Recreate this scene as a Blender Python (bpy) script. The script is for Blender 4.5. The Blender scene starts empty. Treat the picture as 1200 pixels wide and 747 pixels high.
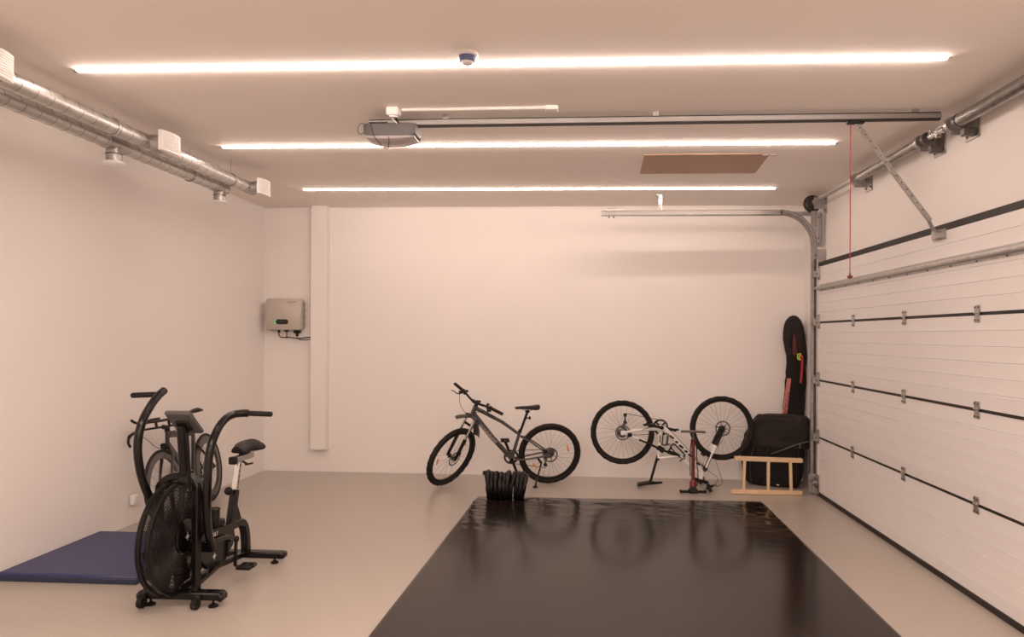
import bpy, bmesh, math, random
from mathutils import Matrix, Vector, noise
random.seed(7)
PI = math.pi
col = bpy.context.scene.collection
R_ = math.radians
V = Vector

# ------------------------------------------------------------------ materials
def srgb(r, g, b):
    f = lambda c: (c/255/12.92) if c/255 <= .04045 else ((c/255+.055)/1.055)**2.4
    return (f(r), f(g), f(b))

def mat(name, c, rough=.5, metal=0., var=.06, vs=6., bump=0., bs=40., emit=None, es=1., coat=0., stretch=None, spec=.5, rvar=0.):
    m = bpy.data.materials.new(name); m.use_nodes = True
    nt = m.node_tree; b = nt.nodes['Principled BSDF']; L = nt.links
    tc = nt.nodes.new('ShaderNodeTexCoord'); src = tc.outputs['Object']
    if stretch:
        mp = nt.nodes.new('ShaderNodeMapping'); mp.inputs['Scale'].default_value = stretch
        L.new(src, mp.inputs['Vector']); src = mp.outputs['Vector']
    n = nt.nodes.new('ShaderNodeTexNoise'); n.inputs['Scale'].default_value = vs; n.inputs['Detail'].default_value = 4
    L.new(src, n.inputs['Vector'])
    r = nt.nodes.new('ShaderNodeValToRGB')
    r.color_ramp.elements[0].position = .3; r.color_ramp.elements[1].position = .7
    r.color_ramp.elements[0].color = tuple(max(0, x*(1-var)) for x in c)+(1,)
    r.color_ramp.elements[1].color = tuple(min(1, x*(1+var)) for x in c)+(1,)
    L.new(n.outputs['Fac'], r.inputs['Fac']); L.new(r.outputs['Color'], b.inputs['Base Color'])
    b.inputs['Roughness'].default_value = rough; b.inputs['Metallic'].default_value = metal
    b.inputs['Specular IOR Level'].default_value = spec
    b.inputs['Coat Weight'].default_value = coat; b.inputs['Coat Roughness'].default_value = .15
    if rvar:
        mr = nt.nodes.new('ShaderNodeMapRange'); mr.inputs['To Min'].default_value = max(0, rough-rvar); mr.inputs['To Max'].default_value = rough+rvar
        mr.inputs['From Min'].default_value = .3; mr.inputs['From Max'].default_value = .7
        L.new(n.outputs['Fac'], mr.inputs['Value']); L.new(mr.outputs['Result'], b.inputs['Roughness'])
    if bump:
        n2 = nt.nodes.new('ShaderNodeTexNoise'); n2.inputs['Scale'].default_value = bs; n2.inputs['Detail'].default_value = 5
        L.new(src, n2.inputs['Vector'])
        bp = nt.nodes.new('ShaderNodeBump'); bp.inputs['Strength'].default_value = bump; bp.inputs['Distance'].default_value = .01
        L.new(n2.outputs['Fac'], bp.inputs['Height']); L.new(bp.outputs['Normal'], b.inputs['Normal'])
    if emit:
        b.inputs['Emission Color'].default_value = tuple(emit)+(1,); b.inputs['Emission Strength'].default_value = es
    return m

WALLC = (.83, .785, .755)
LIGHT = (1.0, .775, .655)
M = dict(
    wall=mat('wall_paint', WALLC, .75, var=.012, vs=1.2, bump=.04, bs=160),
    ceil=mat('ceiling_paint', (.86, .79, .74), .75, var=.012, vs=1.5, bump=.03, bs=160),
    floor=mat('floor_epoxy', (.385, .338, .29), .28, var=.03, vs=.9),
    strip=mat('strip_glow', (.9, .9, .9), .5, emit=LIGHT, es=27.),
    stripside=mat('strip_side_glow', (.9, .9, .9), .5, emit=LIGHT, es=124.),
    stripfar=mat('strip_side_glow_far', (.9, .9, .9), .5, emit=LIGHT, es=76.),
    white=mat('white_plastic', (.8, .78, .76), .4, var=.02),
    offwhite=mat('offwhite_trunking', (.76, .72, .68), .5, var=.02),
    door=mat('door_panel_white', (.72, .69, .68), .45, var=.012, bump=.05, bs=220),
    seal=mat('black_rubber_seal', (.013, .009, .0085), .6, spec=.3),
    galv=mat('galvanised_steel', (.40, .385, .375), .40, .9, var=.2, vs=24, rvar=.08),
    duct=mat('duct_steel', (.56, .545, .53), .42, .85, var=.10, vs=14, rvar=.06),
    rail=mat('rail_steel', (.30, .285, .275), .5, .8, var=.06, vs=3),
    seam=mat('duct_seam', (.16, .15, .145), .5, .8),
    darkmetal=mat('dark_steel', (.12, .11, .105), .45, .8, var=.2),
    drum=mat('drum_black', (.018, .014, .013), .5, .3),
    motor=mat('motor_grey_plastic', (.050, .045, .045), .45, var=.05),
    lamp=mat('motor_lamp_cover', (.36, .33, .32), .35, var=.04),
    blue=mat('detector_blue', (.07, .09, .22), .4),
    ply=mat('plywood', (.36, .215, .125), .6, var=.16, vs=5, stretch=(1, 12, 1), bump=.05),
    pine=mat('pine_wood', (.66, .46, .27), .5, var=.14, vs=7, stretch=(1.5, 14, 14)),
    red=mat('red_paint', (.12, .006, .010), .4),
    lining=mat('dark_red_lining', (.09, .008, .010), .7),
    redcord=mat('red_cord', (.33, .02, .025), .6),
    black=mat('black_plastic', (.0065, .0055, .0055), .45, spec=.18),
    gloss=mat('gloss_black_paint', (.0035, .003, .003), .22, spec=.22),
    guard=mat('fan_guard_black', (.004, .0035, .0035), .35, spec=.2),
    rubber=mat('tyre_rubber', (.013, .011, .0105), .75, var=.15, vs=30, bump=.15, bs=120, spec=.15),
    fabric=mat('black_fabric', (.0062, .0050, .0050), .85, var=.25, vs=5, bump=.55, bs=12, spec=.25),
    fabric2=mat('black_bag_cover', (.0105, .0072, .0070), .8, var=.2, vs=4, bump=.6, bs=8, spec=.25),
    vinyl=mat('black_vinyl', (.0098, .0066, .0058), .165, var=.10, vs=2, spec=.21),
    bluemat=mat('blue_vinyl', (.012, .017, .088), .45, var=.06, bump=.06, bs=60),
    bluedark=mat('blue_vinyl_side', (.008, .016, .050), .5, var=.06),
    rope=mat('black_rope', (.0042, .0036, .0035), .4, var=.4, vs=40, spec=.22),
    greyframe=mat('grey_frame_paint', (.050, .046, .046), .4, .2, var=.05),
    greydecal=mat('light_grey_decal', (.33, .31, .30), .4),
    silver=mat('silver_metal', (.6, .59, .58), .25, .95, var=.05),
    steel=mat('spoke_steel', (.17, .16, .155), .35, .9),
    whiteframe=mat('white_frame_paint', (.78, .76, .74), .3, coat=.3, var=.02),
    carbon=mat('dark_carbon', (.010, .0085, .0085), .38, spec=.28, var=.2, vs=20),
    deeprim=mat('deep_rim_grey', (.05, .042, .040), .45, var=.08),
    orange=mat('orange_reflector', (.80, .30, .07), .3),
    yellow=mat('lime_buckle', (.55, .68, .08), .4),
    pink=mat('red_printed_strip', (.55, .16, .14), .6),
    grey=mat('grey_plastic', (.065, .062, .064), .45, spec=.35),
    invert=mat('inverter_case', (.50, .45, .39), .45, var=.02),
    screen=mat('black_glass', (.008, .008, .009), .15),
    green=mat('green_led', (.05, .6, .15), .4, emit=(.08, .8, .2), es=.9),
    print=mat('white_print', (.62, .60, .58), .5),
    dprint=mat('dark_print', (.05, .045, .045), .5),
)

# ------------------------------------------------------------------ mesh builder
def frame(o, z, x=(1, 0, 0)):
    z = V(z).normalized(); x = V(x)
    y = z.cross(x)
    if y.length < 1e-4: y = z.cross(V((0, 1, 0)))
    y.normalize(); x = y.cross(z)
    m = Matrix((x, y, z)).transposed().to_4x4(); m.translation = V(o)
    return m

def spline(pts, k=6, closed=False):
    P = [V(p) for p in pts]; out = []; n = len(P)
    rng = range(n if closed else n-1)
    for i in rng:
        if closed: a, b, c, d = P[(i-1) % n], P[i], P[(i+1) % n], P[(i+2) % n]
        else: a, b, c, d = P[max(i-1, 0)], P[i], P[i+1], P[min(i+2, n-1)]
        for j in range(k):
            t = j/k
            out.append(.5*((2*b)+(-a+c)*t+(2*a-5*b+4*c-d)*t*t+(-a+3*b-3*c+d)*t**3))
    if not closed: out.append(P[-1])
    return out

class MB:
    def __init__(s, T=None): s.v = []; s.f = []; s.mi = []; s.T = T; s.m = 0
    def add(s, vs, fs, Mx=None):
        o = len(s.v)
        for p in vs:
            p = V(p)
            if Mx: p = Mx @ p
            if s.T: p = s.T @ p
            s.v.append(p)
        for f in fs: s.f.append(tuple(o+i for i in f)); s.mi.append(s.m)
        return s
    def box(s, c, d, Mx=None, ch=.0):
        hx, hy, hz = d[0]/2, d[1]/2, d[2]/2; c = V(c)
        if ch <= 0:
            vs = [c+V((x*hx, y*hy, z*hz)) for x in (-1, 1) for y in (-1, 1) for z in (-1, 1)]
            return s.add(vs, [(0, 1, 3, 2), (4, 6, 7, 5), (0, 4, 5, 1), (2, 3, 7, 6), (0, 2, 6, 4), (1, 5, 7, 3)], Mx)
        ch = min(ch, hx*.98, hy*.98, hz*.98); vs = []; ix = {}
        for x in (-1, 1):
            for y in (-1, 1):
                for z in (-1, 1):
                    for a in range(3):
                        q = [hx-ch, hy-ch, hz-ch]; q[a] += ch
                        ix[(x, y, z, a)] = len(vs); vs.append(c+V((x*q[0], y*q[1], z*q[2])))
        fs = []; S = (-1, 1)
        for x in S:
            fs.append([ix[(x, y, z, 0)] for y, z in ((-1, -1), (1, -1), (1, 1), (-1, 1))])
            fs.append([ix[(y, x, z, 1)] for y, z in ((-1, -1), (1, -1), (1, 1), (-1, 1))])
            fs.append([ix[(y, z, x, 2)] for y, z in ((-1, -1), (1, -1), (1, 1), (-1, 1))])
            for y in S:
                fs.append([ix[(x, y, -1, 0)], ix[(x, y, 1, 0)], ix[(x, y, 1, 1)], ix[(x, y, -1, 1)]])
                fs.append([ix[(x, -1, y, 0)], ix[(x, 1, y, 0)], ix[(x, 1, y, 2)], ix[(x, -1, y, 2)]])
                fs.append([ix[(-1, x, y, 1)], ix[(1, x, y, 1)], ix[(1, x, y, 2)], ix[(-1, x, y, 2)]])
                for z in S: fs.append([ix[(x, y, z, a)] for a in range(3)])
        return s.add(vs, fs, Mx)
    def beam(s, a, b, w, h, up=(0, 0, 1), ch=.0):          # rectangular bar from a to b
        a, b = V(a), V(b); d = b-a
        return s.box((0, 0, d.length/2), (w, h, d.length), frame(a, d, V(up).cross(d)), ch)
    def tube(s, path, r, n=8, closed=False, caps=True, sec=None, hint=None):
        P = [V(p) for p in path]; k = len(P)
        rs = r if isinstance(r, (list, tuple)) else [r]*k
        if sec is None: sec = [(math.cos(2*PI*i/n), math.sin(2*PI*i/n)) for i in range(n)]
        n = len(sec); vs = []; prev = None
        for i in range(k):
            if closed: t = P[(i+1) % k]-P[(i-1) % k]
            else: t = P[min(i+1, k-1)]-P[max(i-1, 0)]
            t.normalize()
            if prev is None:
                h = V(hint) if hint else (V((0, 0, 1)) if abs(t.z) < .9 else V((1, 0, 0)))
                u = (h-t*h.dot(t)).normalized()
            else: u = (prev-t*prev.dot(t)).normalized()
            prev = u; w = t.cross(u)
            for (a, b) in sec: vs.append(P[i]+(u*a+w*b)*rs[i])
        fs = []
        for i in range(k if closed else k-1):
            for j in range(n):
                a = i*n+j; b = i*n+(j+1) % n; c = ((i+1) % k)*n+(j+1) % n; d = ((i+1) % k)*n+j
                fs.append((a, b, c, d))
        if caps and not closed: fs.append(tuple(range(n))); fs.append(tuple((k-1)*n+j for j in range(n)))
        return s.add(vs, fs)
    def cyl(s, a, b, r, n=16, r2=None): return s.tube([a, b], [r, r if r2 is None else r2], n)
    def ring(s, c, axis, R, r, N=48, n=8, sec=None):
        Mx = frame(c, axis)
        return s.tube([Mx @ V((R*math.cos(2*PI*i/N), R*math.sin(2*PI*i/N), 0)) for i in range(N)], r, n, closed=True, sec=sec, hint=axis)
    def lathe(s, prof, Mx, n=24):
        vs = []; fs = []; k = len(prof)
        for (r, z) in prof:
            for j in range(n): vs.append((r*math.cos(2*PI*j/n), r*math.sin(2*PI*j/n), z))
        for i in range(k-1):
            for j in range(n): fs.append((i*n+j, i*n+(j+1) % n, (i+1)*n+(j+1) % n, (i+1)*n+j))
        fs.append(tuple(range(n))); fs.append(tuple((k-1)*n+j for j in range(n)))
        return s.add(vs, fs, Mx)
    def prism(s, poly, h, Mx=None, z0=0.):
        n = len(poly)
        vs = [(x, y, z0) for x, y in poly]+[(x, y, z0+h) for x, y in poly]
        fs = [tuple(range(n)), tuple(range(n, 2*n))]+[(i, (i+1) % n, n+(i+1) % n, n+i) for i in range(n)]
        return s.add(vs, fs, Mx)
    def ball(s, c, r, Mx=None, nu=14, nv=9):
        r = V(r) if not isinstance(r, (int, float)) else V((r, r, r)); c = V(c)
        vs = [c+V((0, 0, r.z))]; fs = []
        for i in range(1, nv):
            p = PI*i/nv
            for j in range(nu):
                q = 2*PI*j/nu; vs.append(c+V((r.x*math.sin(p)*math.cos(q), r.y*math.sin(p)*math.sin(q), r.z*math.cos(p))))
        vs.append(c-V((0, 0, r.z)))
        for j in range(nu):
            fs.append((0, 1+j, 1+(j+1) % nu)); b = 1+(nv-2)*nu
            fs.append((b+j, len(vs)-1, b+(j+1) % nu))
        for i in range(nv-2):
            for j in range(nu): fs.append((1+i*nu+j, 1+(i+1)*nu+j, 1+(i+1)*nu+(j+1) % nu, 1+i*nu+(j+1) % nu))
        return s.add(vs, fs, Mx)
    def loft(s, secs, caps=True):
        n = len(secs[0]); vs = [p for q in secs for p in q]; fs = []
        for i in range(len(secs)-1):
            for j in range(n): fs.append((i*n+j, i*n+(j+1) % n, (i+1)*n+(j+1) % n, (i+1)*n+j))
        if caps: fs.append(tuple(range(n))); fs.append(tuple((len(secs)-1)*n+j for j in range(n)))
        return s.add(vs, fs)

def tag(o, label=None, cat=None, group=None, kind=None):
    if label: o['label'] = label
    if cat: o['category'] = cat
    if group: o['group'] = group
    if kind: o['kind'] = kind
    return o

def obj(name, mb, m, parent=None, ang=38, label=None):
    me = bpy.data.meshes.new(name)
    me.from_pydata([tuple(p) for p in mb.v], [], mb.f)
    for mm in (m if isinstance(m, (list, tuple)) else [m]): me.materials.append(M[mm] if isinstance(mm, str) else mm)
    me.polygons.foreach_set('material_index', mb.mi)
    bm = bmesh.new(); bm.from_mesh(me); bmesh.ops.recalc_face_normals(bm, faces=bm.faces); bm.to_mesh(me); bm.free()
    me.shade_smooth(); me.set_sharp_from_angle(angle=R_(ang)); me.update()
    o = bpy.data.objects.new(name, me); col.objects.link(o)
    if parent: o.parent = parent
    if label: o['label'] = label
    return o

def thing(name, label, cat, loc=(0, 0, 0), rot=None, group=None, kind=None):
    o = bpy.data.objects.new(name, None); col.objects.link(o); o.empty_display_size = .1
    if rot is not None: o.matrix_world = Matrix.Translation(V(loc)) @ rot
    else: o.location = loc
    return tag(o, label, cat, group, kind)

def text(name, body, size, Mx, m, parent, ext=.0006, sx=1.):
    cu = bpy.data.curves.new(name, 'FONT'); cu.body = body; cu.size = size; cu.extrude = ext
    cu.align_x = 'CENTER'; cu.align_y = 'CENTER'
    t = bpy.data.objects.new(name, cu); col.objects.link(t)
    dg = bpy.context.evaluated_depsgraph_get(); dg.update()
    me = bpy.data.meshes.new_from_object(t.evaluated_get(dg)); bpy.data.objects.remove(t)
    me.transform(Mx @ Matrix.Diagonal((sx, 1, 1, 1))); me.materials.clear(); me.materials.append(M[m]); me.name = name
    o = bpy.data.objects.new(name, me); col.objects.link(o); o.parent = parent
    return o

def copy_tree(o, parent=None):
    c = o.copy(); col.objects.link(c)
    if parent: c.parent = parent
    for ch in [x for x in col.objects if x.parent == o]: copy_tree(ch, c)
    return c

# ------------------------------------------------------------------ room shell
XL, XR, YB, YF, ZC = -3.84, 2.55, 8.17, -1.6, 3.165
DY0, DY1, DZ = 2.52, 7.46, 2.40                       # sectional door opening
def zc(x): return ZC-.0045*x
mb = MB(); mb.prism([(XL-.2, YF-.2), (XR+.3, YF-.2), (XR+.3, YB+.3), (XL-.2, YB+.3)], .2, z0=-.2)
tag(obj('floor', mb, 'floor'), kind='structure', label='smooth light grey coated concrete floor', cat='floor')
mb = MB()
xs = (XL-.2, XR+.3); ys = (YF-.2, YB+.3)
mb.add([(x, y, zc(x)+h) for h in (0, .2) for x, y in ((xs[0], ys[0]), (xs[1], ys[0]), (xs[1], ys[1]), (xs[0], ys[1]))],
       [(0, 1, 2, 3), (4, 5, 6, 7), (0, 1, 5, 4), (1, 2, 6, 5), (2, 3, 7, 6), (3, 0, 4, 7)])
tag(obj('ceiling', mb, 'ceil'), kind='structure', label='plain white painted ceiling', cat='ceiling')
mb = MB(); mb.prism([(XL+.025, YB+.3), (XL+.025, 8.2), (XL-.14, YF-.2), (XL-.3, YF-.2), (XL-.3, YB+.3)], ZC+.03)
tag(obj('wall_left', mb, 'wall'), kind='structure', label='plain white wall on the left', cat='wall')
mb = MB(); mb.prism([(XL+.02, YB+.075), (XR+.02, YB), (XR+.02, YB+.3), (XL+.02, YB+.3)], ZC+.015)
tag(obj('wall_back', mb, 'wall'), kind='structure', label='plain white wall at the far end', cat='wall')
mb = MB(); mb.prism([(XL-.2, YF-.2), (XR+.3, YF-.2), (XR+.3, YF), (XL-.2, YF)], ZC)
tag(obj('wall_front', mb, 'wall'), kind='structure', label='plain white wall behind the viewer', cat='wall')
mb = MB()
zt = zc(XR)+.004
for y0, y1, z0, z1 in ((DY1, YB+.3, 0, zt), (YF-.2, DY0, 0, zt), (DY0, DY1, DZ-.03, zt)):
    mb.box((XR+.15, (y0+y1)/2, (z0+z1)/2), (.3, y1-y0, z1-z0))
tag(obj('wall_right', mb, 'wall'), kind='structure', label='white wall around the sectional garage door', cat='wall')
mb = MB(); mb.box((-3.10, 8.185, 1.735), (.19, .13, 2.89), ch=.004); mb.box((-3.10, 8.19, .285), (.20, .13, .012))
tag(obj('trim_1', mb, 'wall'), kind='structure', label='white boxed column hanging from the ceiling beside the inverter', cat='trim')

# ------------------------------------------------------------------ ceiling light strips
for Y, lab in ((3.89, 'long glowing white light strip nearest the camera, with the blue detector in front of it'),
               (5.55, 'glowing white light strip between the door opener rail and the plywood board'),
               (7.22, 'glowing white light strip nearest the far wall, shortest looking of the three')):
    x0, x1 = -2.92, 1.96; t = thing('ceiling_light_strip', lab, 'ceiling light', ((x0+x1)/2, Y, ZC), group='light strips on the ceiling')
    h = (x1-x0)/2
    mb = MB(); z0, z1 = zc(x0)-ZC, zc(x1)-ZC
    w, d = .0085, .010
    for m_, f in ((0, (0, 1, 3, 2)), (1, (0, 1, 5, 4)), (1, (2, 3, 7, 6)), (1, (0, 2, 6, 4)), (1, (1, 3, 7, 5)), (0, (4, 5, 7, 6))):
        mb.m = m_; mb.f.append(f); mb.mi.append(m_)
    mb.v = [V((x, y, z+q)) for q in (-d, .002) for y in (-w, w) for x, z in ((-h, z0), (h, z1))]
    obj('light_diffuser', mb, ['strip', 'stripfar' if Y > 7 else 'stripside'], t)
    for s, z in ((-1, z0), (1, z1)):
        mb = MB(); mb.box((s*(h+.012), 0, z-.006), (.024, .026, .015), ch=.003); obj('end_cap', mb, 'silver', t)
# the same strips carry on behind the viewer: real lamps
for Y, e in ((2.23, 100), (.57, 84), (-.9, 60)):
    L = bpy.data.lights.new('ceiling_lamp', 'AREA'); L.shape = 'RECTANGLE'; L.size = 4.9; L.size_y = .06; L.energy = e; L.color = LIGHT
    o = bpy.data.objects.new('ceiling_lamp', L); col.objects.link(o); o.location = (-.5, Y, ZC-.02)

# ------------------------------------------------------------------ ceiling fittings
t = thing('motion_detector', 'round white motion detector with blue body on the ceiling by the nearest light strip', 'detector', (-.615, 3.74, zc(-.6)))
mb = MB(); mb.lathe([(.0, 0), (.058, 0), (.058, -.012), (.05, -.018), (0, -.018)], Matrix(), 32); obj('base_ring', mb, 'white', t)
mb = MB(); mb.lathe([(.0, -.017), (.049, -.017), (.049, -.034), (.040, -.046), (0, -.046)], Matrix(), 32); obj('blue_body', mb, 'blue', t, label='blue plastic body')
mb = MB(); mb.lathe([(.0, -.044), (.034, -.044), (.03, -.056), (.014, -.063), (0, -.064)], Matrix(), 24); obj('lens', mb, 'white', t)

t = thing('cable_conduit', 'thin white cable conduit between two boxes on the ceiling above the door opener', 'conduit', (-.7, 4.62, zc(-.7)))
mb = MB(); mb.tube([(-.5, 0, -.012), (.47, .0, -.012)], .011, 10); obj('tube', mb, 'offwhite', t)
mb = MB(); mb.box((-.555, 0, -.028), (.085, .085, .056), ch=.008); mb.cyl((-.555, 0, -.055), (-.555, 0, -.064), .03, 16); obj('junction_box', mb, 'white', t)
mb = MB(); mb.box((.505, .01, -.014), (.085, .06, .03), ch=.005); obj('end_box', mb, 'white', t)
mb = MB(); mb.tube(spline([(-.57, 0, -.06), (-.55, .02, -.085), (-.525, .06, -.10), (-.53, .12, -.105)]), .004, 6); obj('cable', mb, 'white', t)
mb = MB(); mb.tube(spline([(-.545, 0, -.06), (-.535, .02, -.08), (-.53, .05, -.10), (-.54, .12, -.105)]), .006, 6); obj('cable', mb, 'black', t)

t = thing('ceiling_board', 'brown plywood board covering a hatch in the ceiling', 'board', (0, 0, 0))
mb = MB(); mb.prism([(.525, 5.86), (1.555, 5.87), (1.60, 6.56), (.545, 6.54)], .006, z0=zc(1.2)-.005); obj('board', mb, 'ply', t)
mb = MB(); mb.box((1.55, 5.89, zc(1.55)-.006), (.11, .012, .012), Matrix.Identity(4)); obj('latch', mb, 'darkmetal', t)

# ------------------------------------------------------------------ ventilation ducts
def duct(y0, y1, x, z, r):
    mb = MB(); path = []; rs = []
    mb.tube([(x, y0, z), (x, y1, z)], r, 28)
    mb.m = 1; y = y0+.06
    while y < y1-.06:                                   # helical lock seam, one turn per pitch
        mb.tube([(x+(r-.0006)*math.cos(a), y+.10*(a/(2*PI)-.5)*.35, z+(r-.0006)*math.sin(a)) for a in [2*PI*i/28 for i in range(29)]], .0024, 5)
        y += .118
    return mb
XA, ZA, RA = -3.06, 3.0, .05
t = thing('supply_duct', 'spiral steel duct with white louvred diffusers, the room side one of the pair', 'duct')
obj('duct_pipe', duct(-1.2, 6.24, XA, ZA, RA), ['duct', 'seam'], t)
for yc in (1.82, 3.32, 4.83, 6.32):
    mb = MB(); mb.cyl((XA, yc-.06, ZA), (XA+.135, yc-.06, ZA), .052, 20); mb.cyl((XA, yc-.16, ZA), (XA, yc+.04, ZA), .054, 24)
    if yc > 6.: mb.ball((XA, yc-.06, ZA), .056)
    br = obj('branch', mb, 'galv', t)
    mb = MB(); N = 10; w = .12; hh = .070
    front = []
    for i in range(N+1):
        y = -w+2*w*i/N; front.append((XA+.135+.028*(1-(y/w)**2), yc+y))
    poly = front+[(XA+.115, yc+w), (XA+.115, yc-w)]
    mb.prism(poly, 2*hh, z0=ZA-hh+.005)
    df = obj('diffuser', mb, 'white', t)
    mb = MB()
    for k in range(9):
        zz = ZA+.005-hh+.018+k*.0130
        mb.tube([(p[0]+.0012, p[1], zz) for p in front[1:-1]], .0022, 4)
    obj('louvre_ribs', mb, 'offwhite', df)
for y in (2.4, 4.4, 5.95):
    mb = MB(); mb.ring((XA, y, ZA), (0, 1, 0), RA+.004, .006, 24, 4); mb.cyl((XA, y, ZA+RA), (XA, y, zc(XA)+.005), .0022, 6); obj('hanger', mb, 'galv', t)
XB, ZB = -3.23, 2.965
t = thing('extract_duct', 'spiral steel duct with two hanging round white valves, on the wall side of the pair', 'duct')
obj('duct_pipe', duct(-1.2, 6.1, XB, ZB, RA), ['duct', 'seam'], t)
for yc in (1.9, 4.66, 6.08):
    mb = MB(); mb.cyl((XB, yc, ZB), (XB, yc, ZB-.13), .05, 20); mb.cyl((XB, yc-.09, ZB), (XB, yc+.09, ZB), .054, 24)
    mb.m = 1; mb.ring((XB, yc, ZB-.075), (0, 0, 1), .051, .004, 24, 5); obj('branch', mb, ['galv', 'seam'], t)
    mb = MB(); mb.lathe([(0, ZB-.128), (.068, ZB-.128), (.072, ZB-.136), (.068, ZB-.144), (.055, ZB-.147), (.05, ZB-.152), (0, ZB-.156)], Matrix.Translation((XB, yc, 0)), 32); obj('valve', mb, 'white', t)
mb = MB(); mb.ball((XB, 6.14, ZB), .054); obj('end_cap', mb, 'galv', t)
for y in (3.0, 5.6):
    mb = MB(); mb.ring((XB, y, ZB), (0, 1, 0), RA+.004, .006, 24, 4); mb.cyl((XB, y, ZB+RA), (XB, y, zc(XB)+.005), .0022, 6); obj('hanger', mb, 'galv', t)

# ------------------------------------------------------------------ sectional garage door (setting)
XD = 2.47
D = thing('door_1', 'white ribbed sectional garage door with black seams', 'garage door', (0, 0, 0), kind='structure')
rows = [(.045, .595), (.617, 1.187), (1.209, 1.787), (1.809, 2.375)]
for z0, z1 in rows:
    prof = [(XD, z0)]; n = 6; st = (z1-z0)/n
    for k in range(1, n):
        zz = z0+k*st
        prof += [(XD, zz-.005), (XD+.003, zz-.002), (XD+.003, zz+.001), (XD-.0008, zz+.004), (XD, zz+.007)]
    prof += [(XD, z1), (XD+.042, z1), (XD+.042, z0)]
    mb = MB(); Mx = Matrix(((1, 0, 0, 0), (0, 0, -1, DY1), (0, 1, 0, 0), (0, 0, 0, 1)))
    mb.prism(prof, DY1-DY0, Mx); p = obj('door_panel', mb, 'door', D, ang=20)
    mb = MB(); mb.box((XD-.002, DY1-.03, (z0+z1)/2), (.004, .06, z1-z0-.004)); obj('edge_plate', mb, 'door', p)
mb = MB()
for a, b in zip(rows[:-1], rows[1:]): mb.box((XD+.012, (DY0+DY1)/2, (a[1]+b[0])/2), (.012, DY1-DY0, b[0]-a[1]+.002))
obj('panel_seal', mb, 'seal', D)
mb = MB(); mb.box((XD+.018, (DY0+DY1)/2, .0235), (.05, DY1-DY0, .045), ch=.006); obj('bottom_seal', mb, 'seal', D)
mb = MB(); mb.box((XD+.035, (DY0+DY1)/2, 2.4), (.07, DY1-DY0, .05), ch=.004); obj('top_seal', mb, 'seal', D)
for a, b in zip(rows[:-1], rows[1:]):
    zz = (a[1]+b[0])/2
    for y in (6.50, 5.50, 4.515, 3.53):
        mb = MB()
        mb.box((XD-.003, y, zz+.032), (.006, .062, .044), ch=.002); mb.box((XD-.003, y, zz-.032), (.006, .062, .044), ch=.002)
        mb.box((XD-.004, y, zz), (.008, .038, .04), ch=.002); mb.cyl((XD-.008, y-.028, zz+.006), (XD-.008, y+.028, zz+.006), .006, 8)
        mb.m = 1
        for dy in (-.02, .02):
            for dz in (-.04, .04): mb.cyl((XD-.005, y+dy, zz+dz), (XD-.011, y+dy, zz+dz), .006, 6)
        obj('hinge', mb, ['galv', 'darkmetal'], D)
for zz, h in ((.606, .10), (1.198, .10), (1.798, .10), (2.30, .09)):
    mb = MB()
    mb.box((XD-.004, DY1-.04, zz+.01), (.008, .075, h+.05), ch=.002); mb.box((XD-.03, DY1-.055, zz), (.05, .006, h*.7)); mb.box((XD-.03, DY1-.02, zz), (.05, .006, h*.7))
    mb.box((XD-.045, DY1-.04, zz), (.012, .05, h*.5), ch=.002)
    mb.m = 1; mb.cyl((XD-.035, DY1-.07, zz), (XD-.035, DY1+.03, zz), .008, 8)
    for dz in (-.05, .07): mb.cyl((XD-.008, DY1-.04, zz+dz), (XD-.014, DY1-.04, zz+dz), .008, 6)
    obj('roller_bracket', mb, ['galv', 'darkmetal'], D)
mb = MB(); Y0 = DY1-.035
mb.box((XD-.004, Y0, .12), (.008, .09, .2), ch=.002); mb.box((XD-.045, Y0+.03, .12), (.08, .006, .2)); mb.box((XD-.045, Y0-.02, .07), (.02, .06, .05)); mb.box((XD-.045, Y0-.02, .15), (.05, .05, .02))
mb.m = 1; mb.cyl((XD-.03, Y0-.05, .10), (XD-.03, Y0+.05, .10), .014, 10); mb.cyl((XD-.03, Y0-.045, .18), (XD-.03, Y0+.05, .18), .01, 10); obj('bottom_bracket', mb, ['galv', 'darkmetal'], D)
mb = MB()                                                # reinforcing strut across the top panel
sec = [(XD, 2.19), (XD-.003, 2.19), (XD-.003, 2.172), (XD-.034, 2.168), (XD-.038, 2.162), (XD-.038, 2.146), (XD-.034, 2.14), (XD-.003, 2.136), (XD-.003, 2.118), (XD, 2.118)]
mb.prism(sec, DY1-DY0-.02, Matrix(((1, 0, 0, 0), (0, 0, -1, DY1-.01), (0, 1, 0, 0), (0, 0, 0, 1))))
mb.m = 1; y = DY1-.15
while y > DY0:
    mb.cyl((XD-.003, y, 2.126), (XD-.010, y, 2.126), .006, 6); y -= .31
obj('reinforcing_strut', mb, ['galv', 'darkmetal'], D)

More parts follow.
